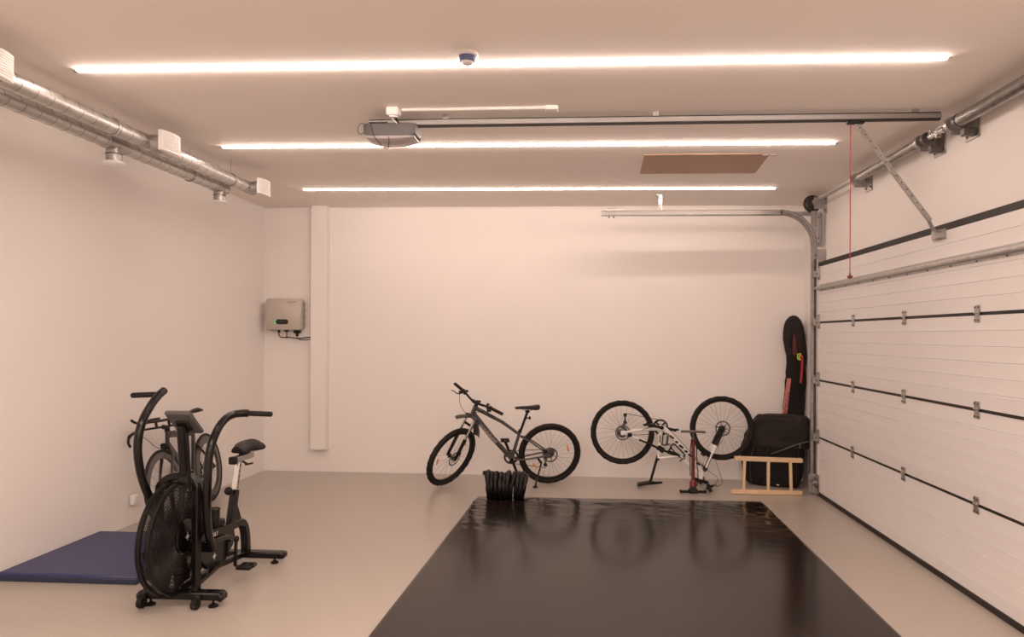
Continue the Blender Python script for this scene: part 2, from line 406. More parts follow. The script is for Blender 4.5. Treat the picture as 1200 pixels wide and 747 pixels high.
# ------------------------------------------------------------------ door track
T = thing('door_track', 'galvanised door track curving from the far door jamb along below the ceiling', 'door track', (0, 0, 0))
YT = 7.52
csec = [(1, -.75), (1, .75), (.55, .75), (.55, .62), (.85, .62), (.85, -.62), (-.85, -.62), (-.85, .62), (-.55, .62), (-.55, .75), (-1, .75), (-1, -.75)]
cx, cz, rr = 2.10, 2.61, .345
arc = [(cx+rr*math.sin(a), YT, cz+rr*math.cos(a)) for a in [R_(90)*i/14 for i in range(15)]]
mb = MB(); mb.tube([(cx+rr, YT, .02), (cx+rr, YT, 1.3), (cx+rr, YT, cz-.1)], .026, sec=csec, hint=(1, 0, 0)); mb.m = 1; mb.box((cx+rr+.012, YT-.0205, 1.25), (.024, .003, 2.44)); obj('vertical_track', mb, ['galv', 'darkmetal'], T)  # dark strip on the web paints in the shade of the channel's inside
mb = MB(); mb.tube(list(reversed(arc)), .028, sec=csec, hint=(1, 0, 0)); mb.m = 1
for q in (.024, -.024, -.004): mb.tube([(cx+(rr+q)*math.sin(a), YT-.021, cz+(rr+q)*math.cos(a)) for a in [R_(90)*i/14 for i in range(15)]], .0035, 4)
obj('curved_track', mb, ['galv', 'darkmetal'], T)
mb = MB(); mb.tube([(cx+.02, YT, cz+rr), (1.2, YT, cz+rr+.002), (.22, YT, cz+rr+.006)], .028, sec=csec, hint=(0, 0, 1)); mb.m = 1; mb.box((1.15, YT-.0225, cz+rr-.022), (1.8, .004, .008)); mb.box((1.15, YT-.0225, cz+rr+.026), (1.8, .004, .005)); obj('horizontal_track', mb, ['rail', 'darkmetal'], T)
mb = MB(); mb.box((.37, YT-.018, cz+rr+.032), (.30, .03, .012)); mb.box((.33, YT-.005, cz+rr+.042), (.09, .05, .022), ch=.004); mb.m = 1
for dx in (.30, .35): mb.cyl((dx, YT-.02, cz+rr-.03), (dx, YT-.02, cz+rr-.05), .008, 6)
obj('end_stop', mb, ['galv', 'darkmetal'], T)
mb = MB(); mb.box((.845, YT, (cz+rr+.03+zc(.84))/2), (.035, .004, zc(.84)-cz-rr-.03), ch=0); mb.box((.83, YT+.02, zc(.84)-.003), (.06, .05, .006))
mb.m = 1
for k in range(4): mb.box((.845, YT-.0025, 3.01+k*.035), (.012, .002, .022))
obj('hanger', mb, ['silver', 'darkmetal'], T)
mb = MB(); mb.box((2.505, YT-.075, 1.28), (.09, .005, 2.56)); mb.box((2.545, YT-.025, 1.28), (.01, .10, 2.56)); obj('wall_angle', mb, 'galv', T)
mb = MB(); mb.box((2.49, YT-.03, 2.775), (.005, .085, .36)); mb.box((2.515, YT+.02, 2.775), (.05, .005, .36)); mb.m = 1
for z in (2.63, 2.68, 2.9): mb.cyl((2.487, YT-.04, z), (2.478, YT-.04, z), .008, 6)
obj('upper_angle', mb, ['galv', 'darkmetal'], T)
mb = MB(); mb.box((2.445, YT-.012, 2.74), (.07, .004, .46)); obj('side_plate', mb, 'galv', T)
mb = MB(); mb.box((2.26, YT+.06, 2.955), (.40, .02, .045), ch=.003); obj('cross_bar', mb, 'galv', T)
for z in (2.49, .62, 1.22, 1.82):
    mb = MB(); mb.box((2.465, YT-.035, z), (.09, .004, .06)); mb.m = 1; mb.cyl((2.45, YT-.036, z+.012), (2.45, YT-.047, z+.012), .009, 6); mb.cyl((2.48, YT-.036, z-.012), (2.48, YT-.047, z-.012), .009, 6)
    obj('track_bracket', mb, ['galv', 'darkmetal'], T)

# ------------------------------------------------------------------ torsion spring shaft
T = thing('torsion_spring_shaft', 'steel spring shaft with cable drum on the wall above the garage door', 'spring shaft', (0, 0, 0))
XS, ZS = 2.44, 3.055
mb = MB(); mb.cyl((XS, 2.5, ZS), (XS, 7.6, ZS), .0128, 14); obj('shaft', mb, 'galv', T)
mb = MB(); Mx = frame((XS, 7.57, ZS), (0, -1, 0)); mb.lathe([(0, 0), (.078, 0), (.092, .004), (.092, .014), (.082, .018), (.08, .05), (.072, .055), (.07, .062), (.03, .066), (.026, .085), (0, .085)], Mx, 36); obj('cable_drum', mb, 'drum', T, label='black cable drum')
mb = MB(); mb.tube([(XS+.02, 7.50, ZS-.09), (XS+.022, 7.49, 2.2), (XS+.025, 7.48, .15)], .0018, 5); obj('lift_cable', mb, 'darkmetal', T)
def spring(y0, y1, r, wire):
    mb = MB(); n = int((y1-y0)/(wire*2.05)); pth = []
    mb.cyl((XS, y0, ZS), (XS, y1, ZS), r-wire*.8, 20)
    for i in range(n*10+1):
        a = 2*PI*i/10; pth.append((XS+r*math.cos(a), y0+(y1-y0)*i/(n*10), ZS+r*math.sin(a)))
    mb.tube(pth, wire, 5)
    for y in (y0, y1): mb.cyl((XS, y-.02, ZS), (XS, y+.02, ZS), r*.95, 20)
    return mb
obj('spring', spring(5.20, 6.28, .034, .0042), 'galv', T)
obj('spring', spring(3.0, 4.66, .040, .0045), 'galv', T)
for y, w in ((7.45, .05), (6.36, .14), (5.14, .16), (4.72, .17)):
    mb = MB(); mb.box((2.546, y, ZS-.03), (.008, w, .17), ch=.003); mb.box((XS+.05, y+w*.3, ZS-.01), (.12, .006, .12)); mb.cyl((XS, y+w*.3-.02, ZS), (XS, y+w*.3+.02, ZS), .05 if w > .1 else .03, 18)
    mb.m = 1
    for dy in (-.35, .35):
        for dz in (-.085, .03): mb.cyl((2.541, y+dy*w, ZS+dz), (2.533, y+dy*w, ZS+dz), .009, 6)
    if w > .15: mb.box((2.50, y-.03, ZS-.075), (.08, .05, .05), ch=.006); mb.cyl((XS, y-.05, ZS), (XS, y-.02, ZS), .045, 12)
    obj('bearing_bracket', mb, ['galv', 'darkmetal'], T)
mb = MB(); mb.cyl((XS, 4.86, ZS), (XS, 5.05, ZS), .024, 14); mb.box((XS-.02, 4.91, ZS-.02), (.03, .03, .05)); mb.box((XS-.02, 5.0, ZS+.02), (.03, .03, .03)); obj('coupler', mb, 'silver', T)

# ------------------------------------------------------------------ door opener
T = thing('garage_door_opener', 'grey ceiling door opener with long steel rail and red pull cord', 'door opener', (0, 0, 0))
YO = 4.75
mb = MB()
mb.box((.445, YO, 3.106), (3.82, .034, .036), ch=.003); mb.m = 1; mb.box((.445, YO, 3.083), (3.81, .030, .012)); mb.box((.445, YO+.004, 3.127), (3.81, .04, .004))
obj('rail', mb, ['rail', 'seal'], T)
mb = MB()
for y, zb, zt2 in ((0, 0, 0),):
    secs = []
    for x, dz0, w in ((-1.475, .03, .085), (-1.46, .012, .098), (-1.42, 0, .105), (-1.2, 0, .105), (-1.14, .008, .1), (-1.118, .03, .085)):
        secs.append([(x, YO-w, 2.995+dz0*.6), (x, YO-w, 3.072), (x, YO-w+.015, 3.082), (x, YO+w-.015, 3.082), (x, YO+w, 3.072), (x, YO+w, 2.995+dz0*.6)])
    mb.loft(secs)
hs = obj('motor_housing', mb, 'motor', T, label='dark grey motor housing')
mb = MB(); secs = []
for x, d, w in ((-1.46, .008, .085), (-1.43, .026, .095), (-1.36, .038, .1), (-1.22, .036, .1), (-1.16, .024, .095), (-1.128, .008, .085)):
    secs.append([(x, YO-w, 2.997), (x, YO-w*.96, 2.997-d*.55), (x, YO-w*.7, 2.997-d), (x, YO+w*.7, 2.997-d), (x, YO+w*.96, 2.997-d*.55), (x, YO+w, 2.997)])
mb.loft(secs); obj('lamp_cover', mb, 'lamp', hs, label='pale lamp cover under the motor')
mb = MB(); mb.tube(spline([(-1.42, YO-.10, 3.08), (-1.41, YO-.11, 3.04), (-1.39, YO-.105, 2.98), (-1.34, YO-.09, 2.925), (-1.315, YO-.06, 2.915), (-1.30, YO-.08, 2.95), (-1.295, YO-.10, 2.99)]), .0028, 5)
mb.tube(spline([(-1.43, YO-.09, 3.085), (-1.40, YO-.05, 3.095), (-1.32, YO-.04, 3.10)]), .006, 6)
obj('cable', mb, 'black', hs)
mb = MB(); mb.tube(spline([(-1.46, YO-.06, 3.085), (-1.51, YO-.05, 3.09), (-1.53, YO-.04, 3.05), (-1.51, YO-.05, 3.02), (-1.475, YO-.06, 3.03)]), .0025, 5); obj('cable', mb, 'grey', hs)
for x in (-.93, .5, 2.2):
    mb = MB(); mb.box((x, YO+.01, 3.143), (.04, .02, .04)); obj('rail_bracket', mb, 'galv', T)
mb = MB(); mb.box((1.81, YO, 3.07), (.11, .04, .022), ch=.004); obj('trolley', mb, 'black', T)
mb = MB()
a, b = V((1.815, YO, 3.065)), V((2.325, YO+.07, 2.43))
mb.beam(a, a+(b-a)*.62, .034, .006, up=(0, 1, 0)); mb.beam(a+(b-a)*.4, b, .03, .016, up=(0, 1, 0))
mb.m = 1
for k in range(13):
    c = a+(b-a)*(.05+.07*k); mb.ball(c+V((-.002, -.010, 0)), (.006, .004, .006), nu=6, nv=4)
obj('drive_arm', mb, ['galv', 'darkmetal'], T)
mb = MB(); mb.tube(spline([b+V((-.01, 0, .01)), b+V((.02, .02, -.035)), b+V((.07, .07, -.06)), b+V((.125, .12, -.055))]), .012, 8); mb.box((XD-.02, YO+.21, 2.355), (.05, .10, .06), ch=.004); mb.box((XD-.004, YO+.23, 2.355), (.008, .17, .07)); obj('door_bracket', mb, 'galv', T)
mb = MB(); mb.cyl((1.78, YO, 3.07), (1.78, YO, 2.06), .0034, 6); obj('pull_cord', mb, 'redcord', T, label='thin red pull cord')
mb = MB(); mb.ball((1.78, YO, 2.048), (.018, .018, .012)); mb.cyl((1.78, YO, 2.058), (1.78, YO, 2.083), .006, 8, .003); obj('cord_knob', mb, 'red', T)

# ------------------------------------------------------------------ inverter
T = thing('solar_inverter', 'beige wall inverter box with small dark display and cables below', 'inverter', (-3.515, 8.235, 1.883))
mb = MB(); mb.box((0, -.095, 0), (.43, .13, .37), ch=.02); obj('case', mb, 'invert', T, ang=50)
mb = MB(); mb.box((0, -.016, .02), (.30, .034, .26)); mb.box((.207, -.055, .0), (.02, .06, .33), ch=.004)
for z in (-.11, -.03, .05, .12): mb.box((.2155, -.06, z), (.010, .08, .045), ch=.002)
obj('heat_sink', mb, 'greydecal', T)
mb = MB(); n = 12; w, h = .052, .03
pill = [(w+h*math.cos(a), h*math.sin(a)) for a in [-PI/2+PI*i/n for i in range(n+1)]]+[(-w+h*math.cos(a), h*math.sin(a)) for a in [PI/2+PI*i/n for i in range(n+1)]]
Mf = Matrix(((1, 0, 0, -.012), (0, 0, 1, -.1655), (0, 1, 0, -.088), (0, 0, 0, 1)))
mb.prism(pill, .006, Mf); dp = obj('display', mb, 'screen', T)
mb = MB(); mb.tube([(-.012-w+.024*math.cos(a), -.167, -.088+.024*math.sin(a)) for a in [R_(105)+R_(150)*i/12 for i in range(13)]], .0035, 6); obj('status_light', mb, 'green', dp, label='green glowing status light')
mb = MB(); mb.box((-.01, -.1665, -.086), (.036, .002, .010)); obj('readout', mb, 'grey', dp)
Mt = Matrix(((1, 0, 0, .11), (0, 0, -1, -.1615), (0, 1, 0, .145), (0, 0, 0, 1)))
text('logo', 'SUNGROW', .019, Mt, 'dprint', T)
mb = MB(); mb.cyl((-.075, -.09, -.18), (-.075, -.09, -.215), .016, 12); mb.tube(spline([(-.075, -.09, -.21), (-.07, -.09, -.25), (-.04, -.085, -.272), (.05, -.08, -.272), (.16, -.07, -.285), (.26, -.06, -.272), (.33, -.05, -.268)]), .007, 6); obj('cable', mb, 'black', T)
mb = MB(); mb.cyl((.02, -.09, -.18), (.02, -.09, -.205), .026, 12); mb.tube(spline([(.02, -.09, -.2), (.022, -.09, -.25), (.02, -.09, -.285)]), .006, 6); obj('cable', mb, 'black', T)
mb = MB(); mb.box((.15, -.09, -.2), (.075, .06, .045), ch=.006); mb.cyl((.15, -.09, -.22), (.15, -.09, -.26), .019, 12, .013); obj('plug', mb, 'black', T)
mb = MB(); mb.tube(spline([(.15, -.09, -.27), (.18, -.085, -.30), (.24, -.07, -.302), (.33, -.05, -.29)]), .005, 6); obj('cable', mb, 'black', T)
mb = MB(); mb.cyl((-.15, -.09, -.18), (-.15, -.09, -.195), .012, 10); mb.cyl((-.115, -.09, -.18), (-.115, -.09, -.195), .01, 10); obj('socket_cap', mb, 'grey', T)

t = thing('wall_socket', 'small white socket low on the left wall beside the black racing bike', 'socket', (XL+.003, 5.80, .22))
mb = MB(); mb.box((.018, 0, 0), (.042, .085, .085), ch=.008); obj('socket_box', mb, 'white', t)
mb = MB(); mb.cyl((.036, 0, 0), (.041, 0, 0), .024, 20); obj('socket_face', mb, 'offwhite', t)

# ------------------------------------------------------------------ mats
t = thing('floor_mat', 'large glossy black vinyl mat covering the middle of the floor', 'mat', (0, 0, 0))
TH = .022
cn = [(-1.19, 2.6), (1.76, 2.6), (1.80, 5.6), (1.80, 6.98), (1.77, 7.06), (1.69, 7.085), (.4, 7.055), (-.99, 7.025), (-1.04, 6.98), (-1.105, 5.6)]
NX, NY = 150, 130; vs = []; fs = []; mb = MB()
def edges(v):                                             # left and right border of the sheet at depth y
    xl = -1.185+(v-2.6)/(7.05-2.6)*.145; xr = 1.755+(v-2.6)/(7.05-2.6)*.05
    return xl, xr
for j in range(NY+1):
    for i in range(NX+1):
        u, w = i/NX, j/NY; y = 2.6+w*(7.05-2.6); xl, xr = edges(y); x = xl+u*(xr-xl)
        d = min(x-xl, xr-x, 7.05-y)                      # distance to the border
        yy = y+.012*(2*u-1)*w
        if u > .5:                                        # rounded far right corner
            dx = max(0, .09-(xr-x)); dy = max(0, .09-(7.05-y)); q = math.hypot(dx, dy)
            if dx > 0 and dy > 0 and q > .09: x -= dx*(1-.09/q); yy -= dy*(1-.09/q)
        e = max(0, min(1, d/.02)); z = TH*math.sqrt(max(0, 1-(1-e)**2))
        far = max(0, (y-5.6)/1.45); side = max(0, 1-d/.55)
        k = (.55*far**1.5+.45*side*max(0, (y-4.6)/2.4))*max(0, min(1, (7.03-y)/.16))
        s1 = noise.noise(V((x*2.2+9, y*9+x*3, 0))); s2 = noise.noise(V((x*5, y*16+2*x, 4.)))
        z += e*(k*(.011*(1-abs(s1))**3+.005*(1-abs(s2))**4)+.0012*noise.noise(V((x*1.3, y*1.5, 2))))
        vs.append((x, yy, z))
for j in range(NY):
    for i in range(NX): a = j*(NX+1)+i; fs.append((a, a+1, a+NX+2, a+NX+1))
mb.add(vs, fs); o = obj('mat_sheet', mb, 'vinyl', t, ang=80)
mb = MB()
mb.tube([(edges(6.78)[0]+.01+i*.1, 6.78+.01*(i/28), TH+.0035) for i in range(29)], .0035, 5); obj('seam', mb, 'vinyl', t)

t = thing('gym_mat', 'blue gym mat on the floor against the left wall', 'mat', (0, 0, 0))
mb = MB(); mb.box((-3.376, 4.915, .0375), (.962, 1.0, .04), ch=.012)
obj('mat_top', mb, 'bluemat', t)
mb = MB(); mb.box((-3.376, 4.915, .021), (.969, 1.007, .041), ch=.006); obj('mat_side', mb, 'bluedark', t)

# ------------------------------------------------------------------ battle rope coil
mb = MB(); pts_ = []; N = 26; turns = 10
for i in range(turns*N+1):
    a = 2*PI*i/N; q = i/(turns*N); tt = i/N
    w = .40*(.5+.5*(1)) ; x = -.205+.41*q
    ph = math.sin(tt*2.3)*.008
    zt_ = .5*(1+math.cos(a))                             # 1 on top of each loop, 0 at the floor
    xs_ = x*(.86+.16*zt_) + (.004*math.sin(tt*1.7+1)+(.012 if q > .68 else 0))
    ry = .115; rz = .122+ph
    pts_.append((xs_-.005*math.sin(a), ry*math.sin(a)*(1+.2*ph*10), .147+rz*math.cos(a)+ (.008*math.sin(tt*1.1) if zt_ > .5 else 0)))
# strands twisted round the core: a three-lobed section that turns along the rope
P = [V(p) for p in pts_]
def rope(mb, P, r):
    n = 20; vs = []; fs = []; prev = None; L = 0
    for i, p in enumerate(P):
        t_ = (P[min(i+1, len(P)-1)]-P[max(i-1, 0)]).normalized()
        if i: L += (P[i]-P[i-1]).length
        u = V((1, 0, 0)); u = (u-t_*u.dot(t_)).normalized(); w = t_.cross(u)
        for j in range(n):
            a = 2*PI*j/n; rr_ = r*(.86+.26*abs(math.cos(1.5*a-L*PI/.10))); vs.append(p+(u*math.cos(a)+w*math.sin(a))*rr_)
    for i in range(len(P)-1):
        for j in range(n): fs.append((i*n+j, i*n+(j+1) % n, (i+1)*n+(j+1) % n, (i+1)*n+j))
    fs.append(tuple(range(n))); fs.append(tuple((len(P)-1)*n+j for j in range(n)))
    mb.add(vs, fs)
fine = []
for i in range(len(P)-1):
    for k in range(4): fine.append(P[i].lerp(P[i+1], k/4))
rope(mb, fine, .0205)
o = obj('battle_rope', mb, 'rope', ang=75); o.location = (-.737, 6.90, .012)
tag(o, 'thick black training rope coiled on the far left corner of the black mat', 'rope')

# ------------------------------------------------------------------ bicycle building blocks
def saddle_mb(T, L, W, top, th=.04, nose=.02):
    mb = MB(T); secs = []; n = 14
    for i in range(n+1):
        t_ = i/n; x = L*(t_-.5)                            # rear at -L/2, nose at +L/2
        w = W*(1/(1+math.exp((t_-.36)*13)))*(1-.15*max(0, .12-t_)/.12)+nose*(1 if t_ < .95 else .75)
        if i == 0: w *= .72
        z = top+.012*(1-t_)**3-.012*max(0, t_-.75)*4*.6
        h = th*(1-.35*t_)*(.55 if i in (0, n) else 1)
        secs.append([(x, w*c, z-h*.5+h*.5*s_-(abs(c)**2)*.012) for c, s_ in [(math.cos(2*PI*k/14), math.sin(2*PI*k/14)) for k in range(14)]])
    mb.loft(secs); return mb

def wheel(parent, c, R, tr, rim_h, Tm=None, nsp=28, tyre='rubber', rimmat='black', hub_w=.05, disc=0, refl=True, knob=.004, cass=0, rimw=.013):
    c = V(c); ax = V((0, 1, 0)); Rr = R-tr*1.75                # outer rim radius
    mb = MB(Tm); mb.ring(c, ax, Rr-rim_h/2, 1, 64, sec=[(rimw, rim_h/2), (rimw*.85, -rim_h*.2), (rimw*.25, -rim_h/2), (-rimw*.25, -rim_h/2), (-rimw*.85, -rim_h*.2), (-rimw, rim_h/2)][::-1] if False else
                     [(rimw, -rim_h/2), (rimw*.85, rim_h*.2), (rimw*.25, rim_h/2), (-rimw*.25, rim_h/2), (-rimw*.85, rim_h*.2), (-rimw, -rim_h/2)])
    w = obj('wheel', mb, rimmat, parent)
    mb = MB(Tm); N = 96; n = 12; vs = []; fs = []
    for i in range(N):
        a = 2*PI*i/N
        for j in range(n):
            b = 2*PI*j/n; kr = knob if (math.cos(b) > .3 and ((i//2+j) % 2)) else 0
            rad = R-tr-knob+(tr+kr)*math.cos(b); vs.append(c+V((rad*math.cos(a), (tr+kr)*math.sin(b), rad*math.sin(a))))
    for i in range(N):
        for j in range(n): fs.append((i*n+j, i*n+(j+1) % n, ((i+1) % N)*n+(j+1) % n, ((i+1) % N)*n+j))
    mb.add(vs, fs); obj('tyre', mb, tyre, w, ang=50)
    mb = MB(Tm)
    for i in range(nsp):
        a = 2*PI*i/nsp; s = 1 if i % 2 else -1; off = .42*(1 if (i//2) % 2 else -1)
        p0 = c+V((.021*math.cos(a+off*2), s*hub_w*.55, .021*math.sin(a+off*2))); p1 = c+V(((Rr-rim_h*.9)*math.cos(a), 0, (Rr-rim_h*.9)*math.sin(a)))
        mb.cyl(p0, p1, .00125, 4)
    obj('spokes', mb, 'steel', w)
    mb = MB(Tm); mb.lathe([(0, -hub_w), (.01, -hub_w), (.01, -hub_w*.75), (.026, -hub_w*.62), (.026, -hub_w*.5), (.014, -hub_w*.4), (.014, hub_w*.4), (.026, hub_w*.5), (.026, hub_w*.62), (.01, hub_w*.75), (.01, hub_w), (0, hub_w)], frame(c, ax), 18); obj('hub', mb, 'black', w)
    if disc:
        mb = MB(Tm); dc = c+ax*disc
        mb.ring(dc, ax, .076, 1, 48, sec=[(.0012, -.008), (.0012, .008), (-.0012, .008), (-.0012, -.008)])
        mb.ring(dc, ax, .03, .004, 24, 4)
        for k in range(6):
            a = 2*PI*k/6; mb.beam(dc+V((.03*math.cos(a), 0, .03*math.sin(a))), dc+V((.072*math.cos(a+.35), 0, .072*math.sin(a+.35))), .008, .002, up=(0, 1, 0))
        obj('disc_rotor', mb, 'darkmetal', w)
    if refl:
        for a in refl:
            mb = MB(Tm); q = c+V((.7*Rr*math.cos(a), 0, .7*Rr*math.sin(a))); d = V((math.cos(a), 0, math.sin(a)))
            mb.box((0, 0, 0), (.022, .012, .075), frame(q, d.cross(V((0, 1, 0))), (0, 1, 0)) @ Matrix.Rotation(PI/2, 4, 'Z'), ch=.004); obj('reflector', mb, 'orange', w, label='orange spoke reflector')
    if cass:
        mb = MB(Tm)
        for k in range(8): mb.ring(c+ax*(cass-.004*k*(1 if cass > 0 else -1)), ax, .03+.0042*(7-k)*1.0, .0022, 30, 4); mb.cyl(c+ax*(cass-.004*k*(1 if cass > 0 else -1)), c+ax*(cass-.004*k*(1 if cass > 0 else -1)+.0015), .026+.0042*(7-k), 24)
        obj('cassette', mb, 'steel', w)
    return w

def steer_mat(P0, a, ang): return Matrix.Translation(P0) @ Matrix.Rotation(ang, 4, a) @ Matrix.Translation(-P0)

def cranks(t, bb, ang, cl, side_ring, ring_r, m='black', ln=.17, pedals=True):
    bb = V(bb)
    mb = MB(); mb.cyl(bb+V((0, -.06, 0)), bb+V((0, .06, 0)), .022, 16)
    mb.ring(bb+V((0, side_ring, 0)), (0, 1, 0), ring_r, 1, 40, sec=[(.003, -.011), (.003, .011), (-.003, .011), (-.003, -.011)])
    for k in range(4):
        a = ang+.6+k*PI/2; mb.beam(bb+V((0, side_ring, 0)), bb+V((ring_r*math.cos(a), side_ring, ring_r*math.sin(a))), .02, .006, up=(0, 1, 0))
    cr = obj('chainring', mb, 'black', t)
    for s in (1, -1):
        a = ang if s > 0 else ang+PI
        e = bb+V((ln*math.cos(a), s*.085, ln*math.sin(a)))
        mb = MB(); mb.beam(bb+V((0, s*.072, 0)), e, .03, .016, up=(0, 1, 0), ch=.005); mb.cyl(e+V((0, -.012, 0)), e+V((0, .012, 0)), .017, 12); ca = obj('crank_arm', mb, m, t)
        if pedals:
            mb = MB(); q = e+V((0, s*.065, 0)); mb.cyl(e, q+V((0, s*.05, 0)), .006, 8)
            for dx in (-.042, .042): mb.box(q+V((dx, 0, 0)), (.014, .095, .018), ch=.003)
            for dy in (-.042, 0, .042): mb.box(q+V((0, dy, 0)), (.08, .012, .016), ch=.003)
            obj('pedal', mb, 'black', ca)
    return cr

def chain(t, bb, rax, side, r1, r2, guide):
    mb = MB(); bb = V(bb)+V((0, side, 0)); rx = V(rax)+V((0, side, 0)); g = V(guide)+V((0, side, 0))
    pts2 = [rx+V((0, 0, r2)), bb+V((0, 0, r1))]+[bb+V((r1*math.sin(a), 0, r1*math.cos(a))) for a in (R_(45), R_(90), R_(135))]+[bb+V((0, 0, -r1)), g+V((.0, 0, -.02)), g+V((-.02, 0, 0)), g+V((.005, 0, .05)), rx+V((.0, 0, -r2)), rx+V((-r2, 0, 0))]
    mb.tube(pts2, .0042, 5, closed=True); obj('chain', mb, 'darkmetal', t)

def derailleur(t, rax, side, low):
    rx = V(rax); l = V(low); mb = MB()
    h = rx+V((.0, side, -.03)); k = rx.lerp(l, .55)+V((.015, side*1.15, 0)); lo = V((l.x, side, l.z))
    mb.beam(h, V((k.x, side*1.15, k.z)), .026, .02, up=(0, 1, 0), ch=.005); mb.beam(V((k.x, side*1.1, k.z)), lo, .016, .006, up=(0, 1, 0), ch=.002)
    for q in (V((k.x, side, k.z)), lo): mb.cyl(q+V((0, -.006, 0)), q+V((0, .006, 0)), .021, 14)
    obj('derailleur', mb, 'black', t)

def lever(mb, p, side, fwd, drop=.03):                      # brake lever with clamp on a flat bar
    p = V(p); f = V(fwd)
    mb.ball(p, (.022, .022, .022), nu=10, nv=6); mb.ball(p+f*.03+V((0, side*.01, -.008)), (.022, .03, .014), nu=10, nv=6)
    mb.tube(spline([p+f*.045+V((0, side*.0, -.012)), p+f*.06+V((0, side*.04, -.018)), p+f*.052+V((0, side*.09, -.022)), p+f*.058+V((0, side*.12, -.024))]), [.007]*8+[.006]*11, 6)

def bar(t, st, bc, half, rise, sweep, Tm, levers=True, mat_='black'):
    pth = spline([bc+V((sweep, half, rise)), bc+V((sweep*.55, half*.55, rise)), bc+V((.0, half*.18, rise*.25)), bc+V((0, 0, 0)), bc+V((0, -half*.18, rise*.25)), bc+V((sweep*.55, -half*.55, rise)), bc+V((sweep, -half, rise))])
    mb = MB(Tm); mb.tube(pth, .013, 10); hb = obj('handlebar', mb, mat_, t)
    for s in (1, -1):
        e = bc+V((sweep, s*half, rise)); q = bc+V((sweep*.63, s*(half-.13), rise))
        mb = MB(Tm); mb.tube([e+V((0, s*.003, 0)), q], .0175, 12)
        for k in range(5): mb.ring(e.lerp(q, .1+.2*k), e-q, .0175, .0015, 14, 4)
        obj('grip', mb, 'rubber', hb)
        if levers:
            mb = MB(Tm); lever(mb, q+V((.0, -s*.025, 0)), s, (1, 0, -.25)); mb.box(q+V((.005, -s*.055, -.015)), (.035, .03, .03), ch=.006); mb.box(q+V((-.005, -s*.07, .016)), (.03, .035, .016), ch=.005); obj('brake_lever', mb, 'black', hb)
    return hb

# ------------------------------------------------------------------ grey mountain bike
Rw = .35
ha = R_(68.5); ax_ = V((-math.cos(ha), 0, math.sin(ha))); nx = V((math.sin(ha), 0, math.cos(ha)))
Mg = Matrix.Rotation(3.345, 4, 'Z') @ Matrix.Rotation(-.202, 4, 'X')
T = thing('mountain_bike', 'grey mountain bike with mudguard and orange reflectors, upright on its kickstand', 'bicycle', (-.346, 7.80, 0), Mg)
fa = V((1.09, 0, Rw)); P0 = fa-nx*.045; S = steer_mat(P0, ax_, .80)
crown = P0+ax_*.49; hb_ = P0+ax_*.505; ht_ = P0+ax_*.625; bb = V((.42, 0, .30)); stt = V((.338, 0, .615))
mb = MB()
mb.tube([hb_, ht_], [.026, .025], 14)
mb.tube([hb_+ax_*.025, hb_.lerp(bb, .5), bb], [.030, .029, .026], 14)
mb.tube([ht_-ax_*.03, ht_.lerp(stt, .6)+V((0, 0, -.015)), stt-V((-.008, 0, .035))], [.024, .019, .016], 12)
mb.tube([bb, stt], [.019, .0175], 12)
mb.cyl(bb+V((0, -.037, 0)), bb+V((0, .037, 0)), .024, 16)
for s in (1, -1):
    mb.tube(spline([bb+V((-.03, s*.025, 0)), V((.28, s*.05, .305)), V((.02, s*.066, Rw))], 4), .0105, 8)
    mb.tube(spline([stt+V((-.005, s*.018, -.06)), V((.22, s*.045, .505)), V((.01, s*.066, Rw))], 4), .009, 8)
    mb.box((.012, s*.066, Rw), (.035, .008, .04), ch=.004)
fr = obj('frame', mb, 'greyframe', T)
mb = MB()
d = bb-hb_
for s in (1, -1):
    for k, (a, b) in enumerate(((.20, .25), (.27, .32), (.34, .39), (.41, .46), (.48, .53), (.55, .60))):
        mb = MB(); mb.beam(hb_+d*a+V((.01, s*.0295, 0)), hb_+d*b+V((-.004, s*.0295, 0)), .026, .0025, up=(0, 1, 0))
        obj('frame_decal', mb, 'greydecal', fr, label='pale block of the down tube print')
sd = V((.262, 0, .885))
mb = MB(); mb.tube([stt-V((-.01, 0, .05)), sd-V((.002, 0, .045))], .0145, 12); mb.cyl(stt-V((-.003, 0, .012)), stt+V((-.004, 0, .016)), .021, 14); mb.box(sd-V((0, 0, .045)), (.05, .035, .024), ch=.006)
mb.cyl((.285, 0, .76), (.245, 0, .765), .007, 8); mb.box((.235, 0, .765), (.02, .03, .035), ch=.005)
obj('seat_post', mb, 'black', T)
mb = saddle_mb(Matrix.Translation((.265, 0, 0)), .27, .062, .90, .036); mb.tube([(-.105, .02, .878), (-.015, .022, .852), (.095, .012, .878)], .0035, 6); mb.tube([(-.105, -.02, .878), (-.015, -.022, .852), (.095, -.012, .878)], .0035, 6); obj('saddle', mb, 'black', T)
wheel(T, (0, 0, Rw), Rw, .027, .024, disc=.045, refl=(R_(165), R_(-42)), cass=-.028)
fw = wheel(T, fa, Rw, .027, .024, Tm=S, disc=.045, refl=(R_(8), R_(152)))
mb = MB(S)
for s in (1, -1):
    lo = fa+V((0, s*.058, 0)); up = P0+nx*.0+V((0, s*.058, 0))+ax_*.44
    mb.tube([lo-ax_*.01, lo+ax_*.02, lo.lerp(up, .55)], [.014, .018, .020], 12); mb.ball(lo, (.018, .014, .018))
mb.tube([fa+V((0, s_, 0))+ax_*.39+nx*-.045+(nx*-.02) for s_ in (-.058, -.03, 0, .03, .058)], .014, 8)
fk = obj('fork_lowers', mb, 'black', T)
mb = MB(S)
for s in (1, -1):
    lo = fa+V((0, s*.058, 0)); up = P0+V((0, s*.058, 0))+ax_*.485; mb.tube([lo.lerp(up, .5), up], .0155, 12)
obj('fork_stanchions', mb, 'silver', fk, label='silver fork tubes')
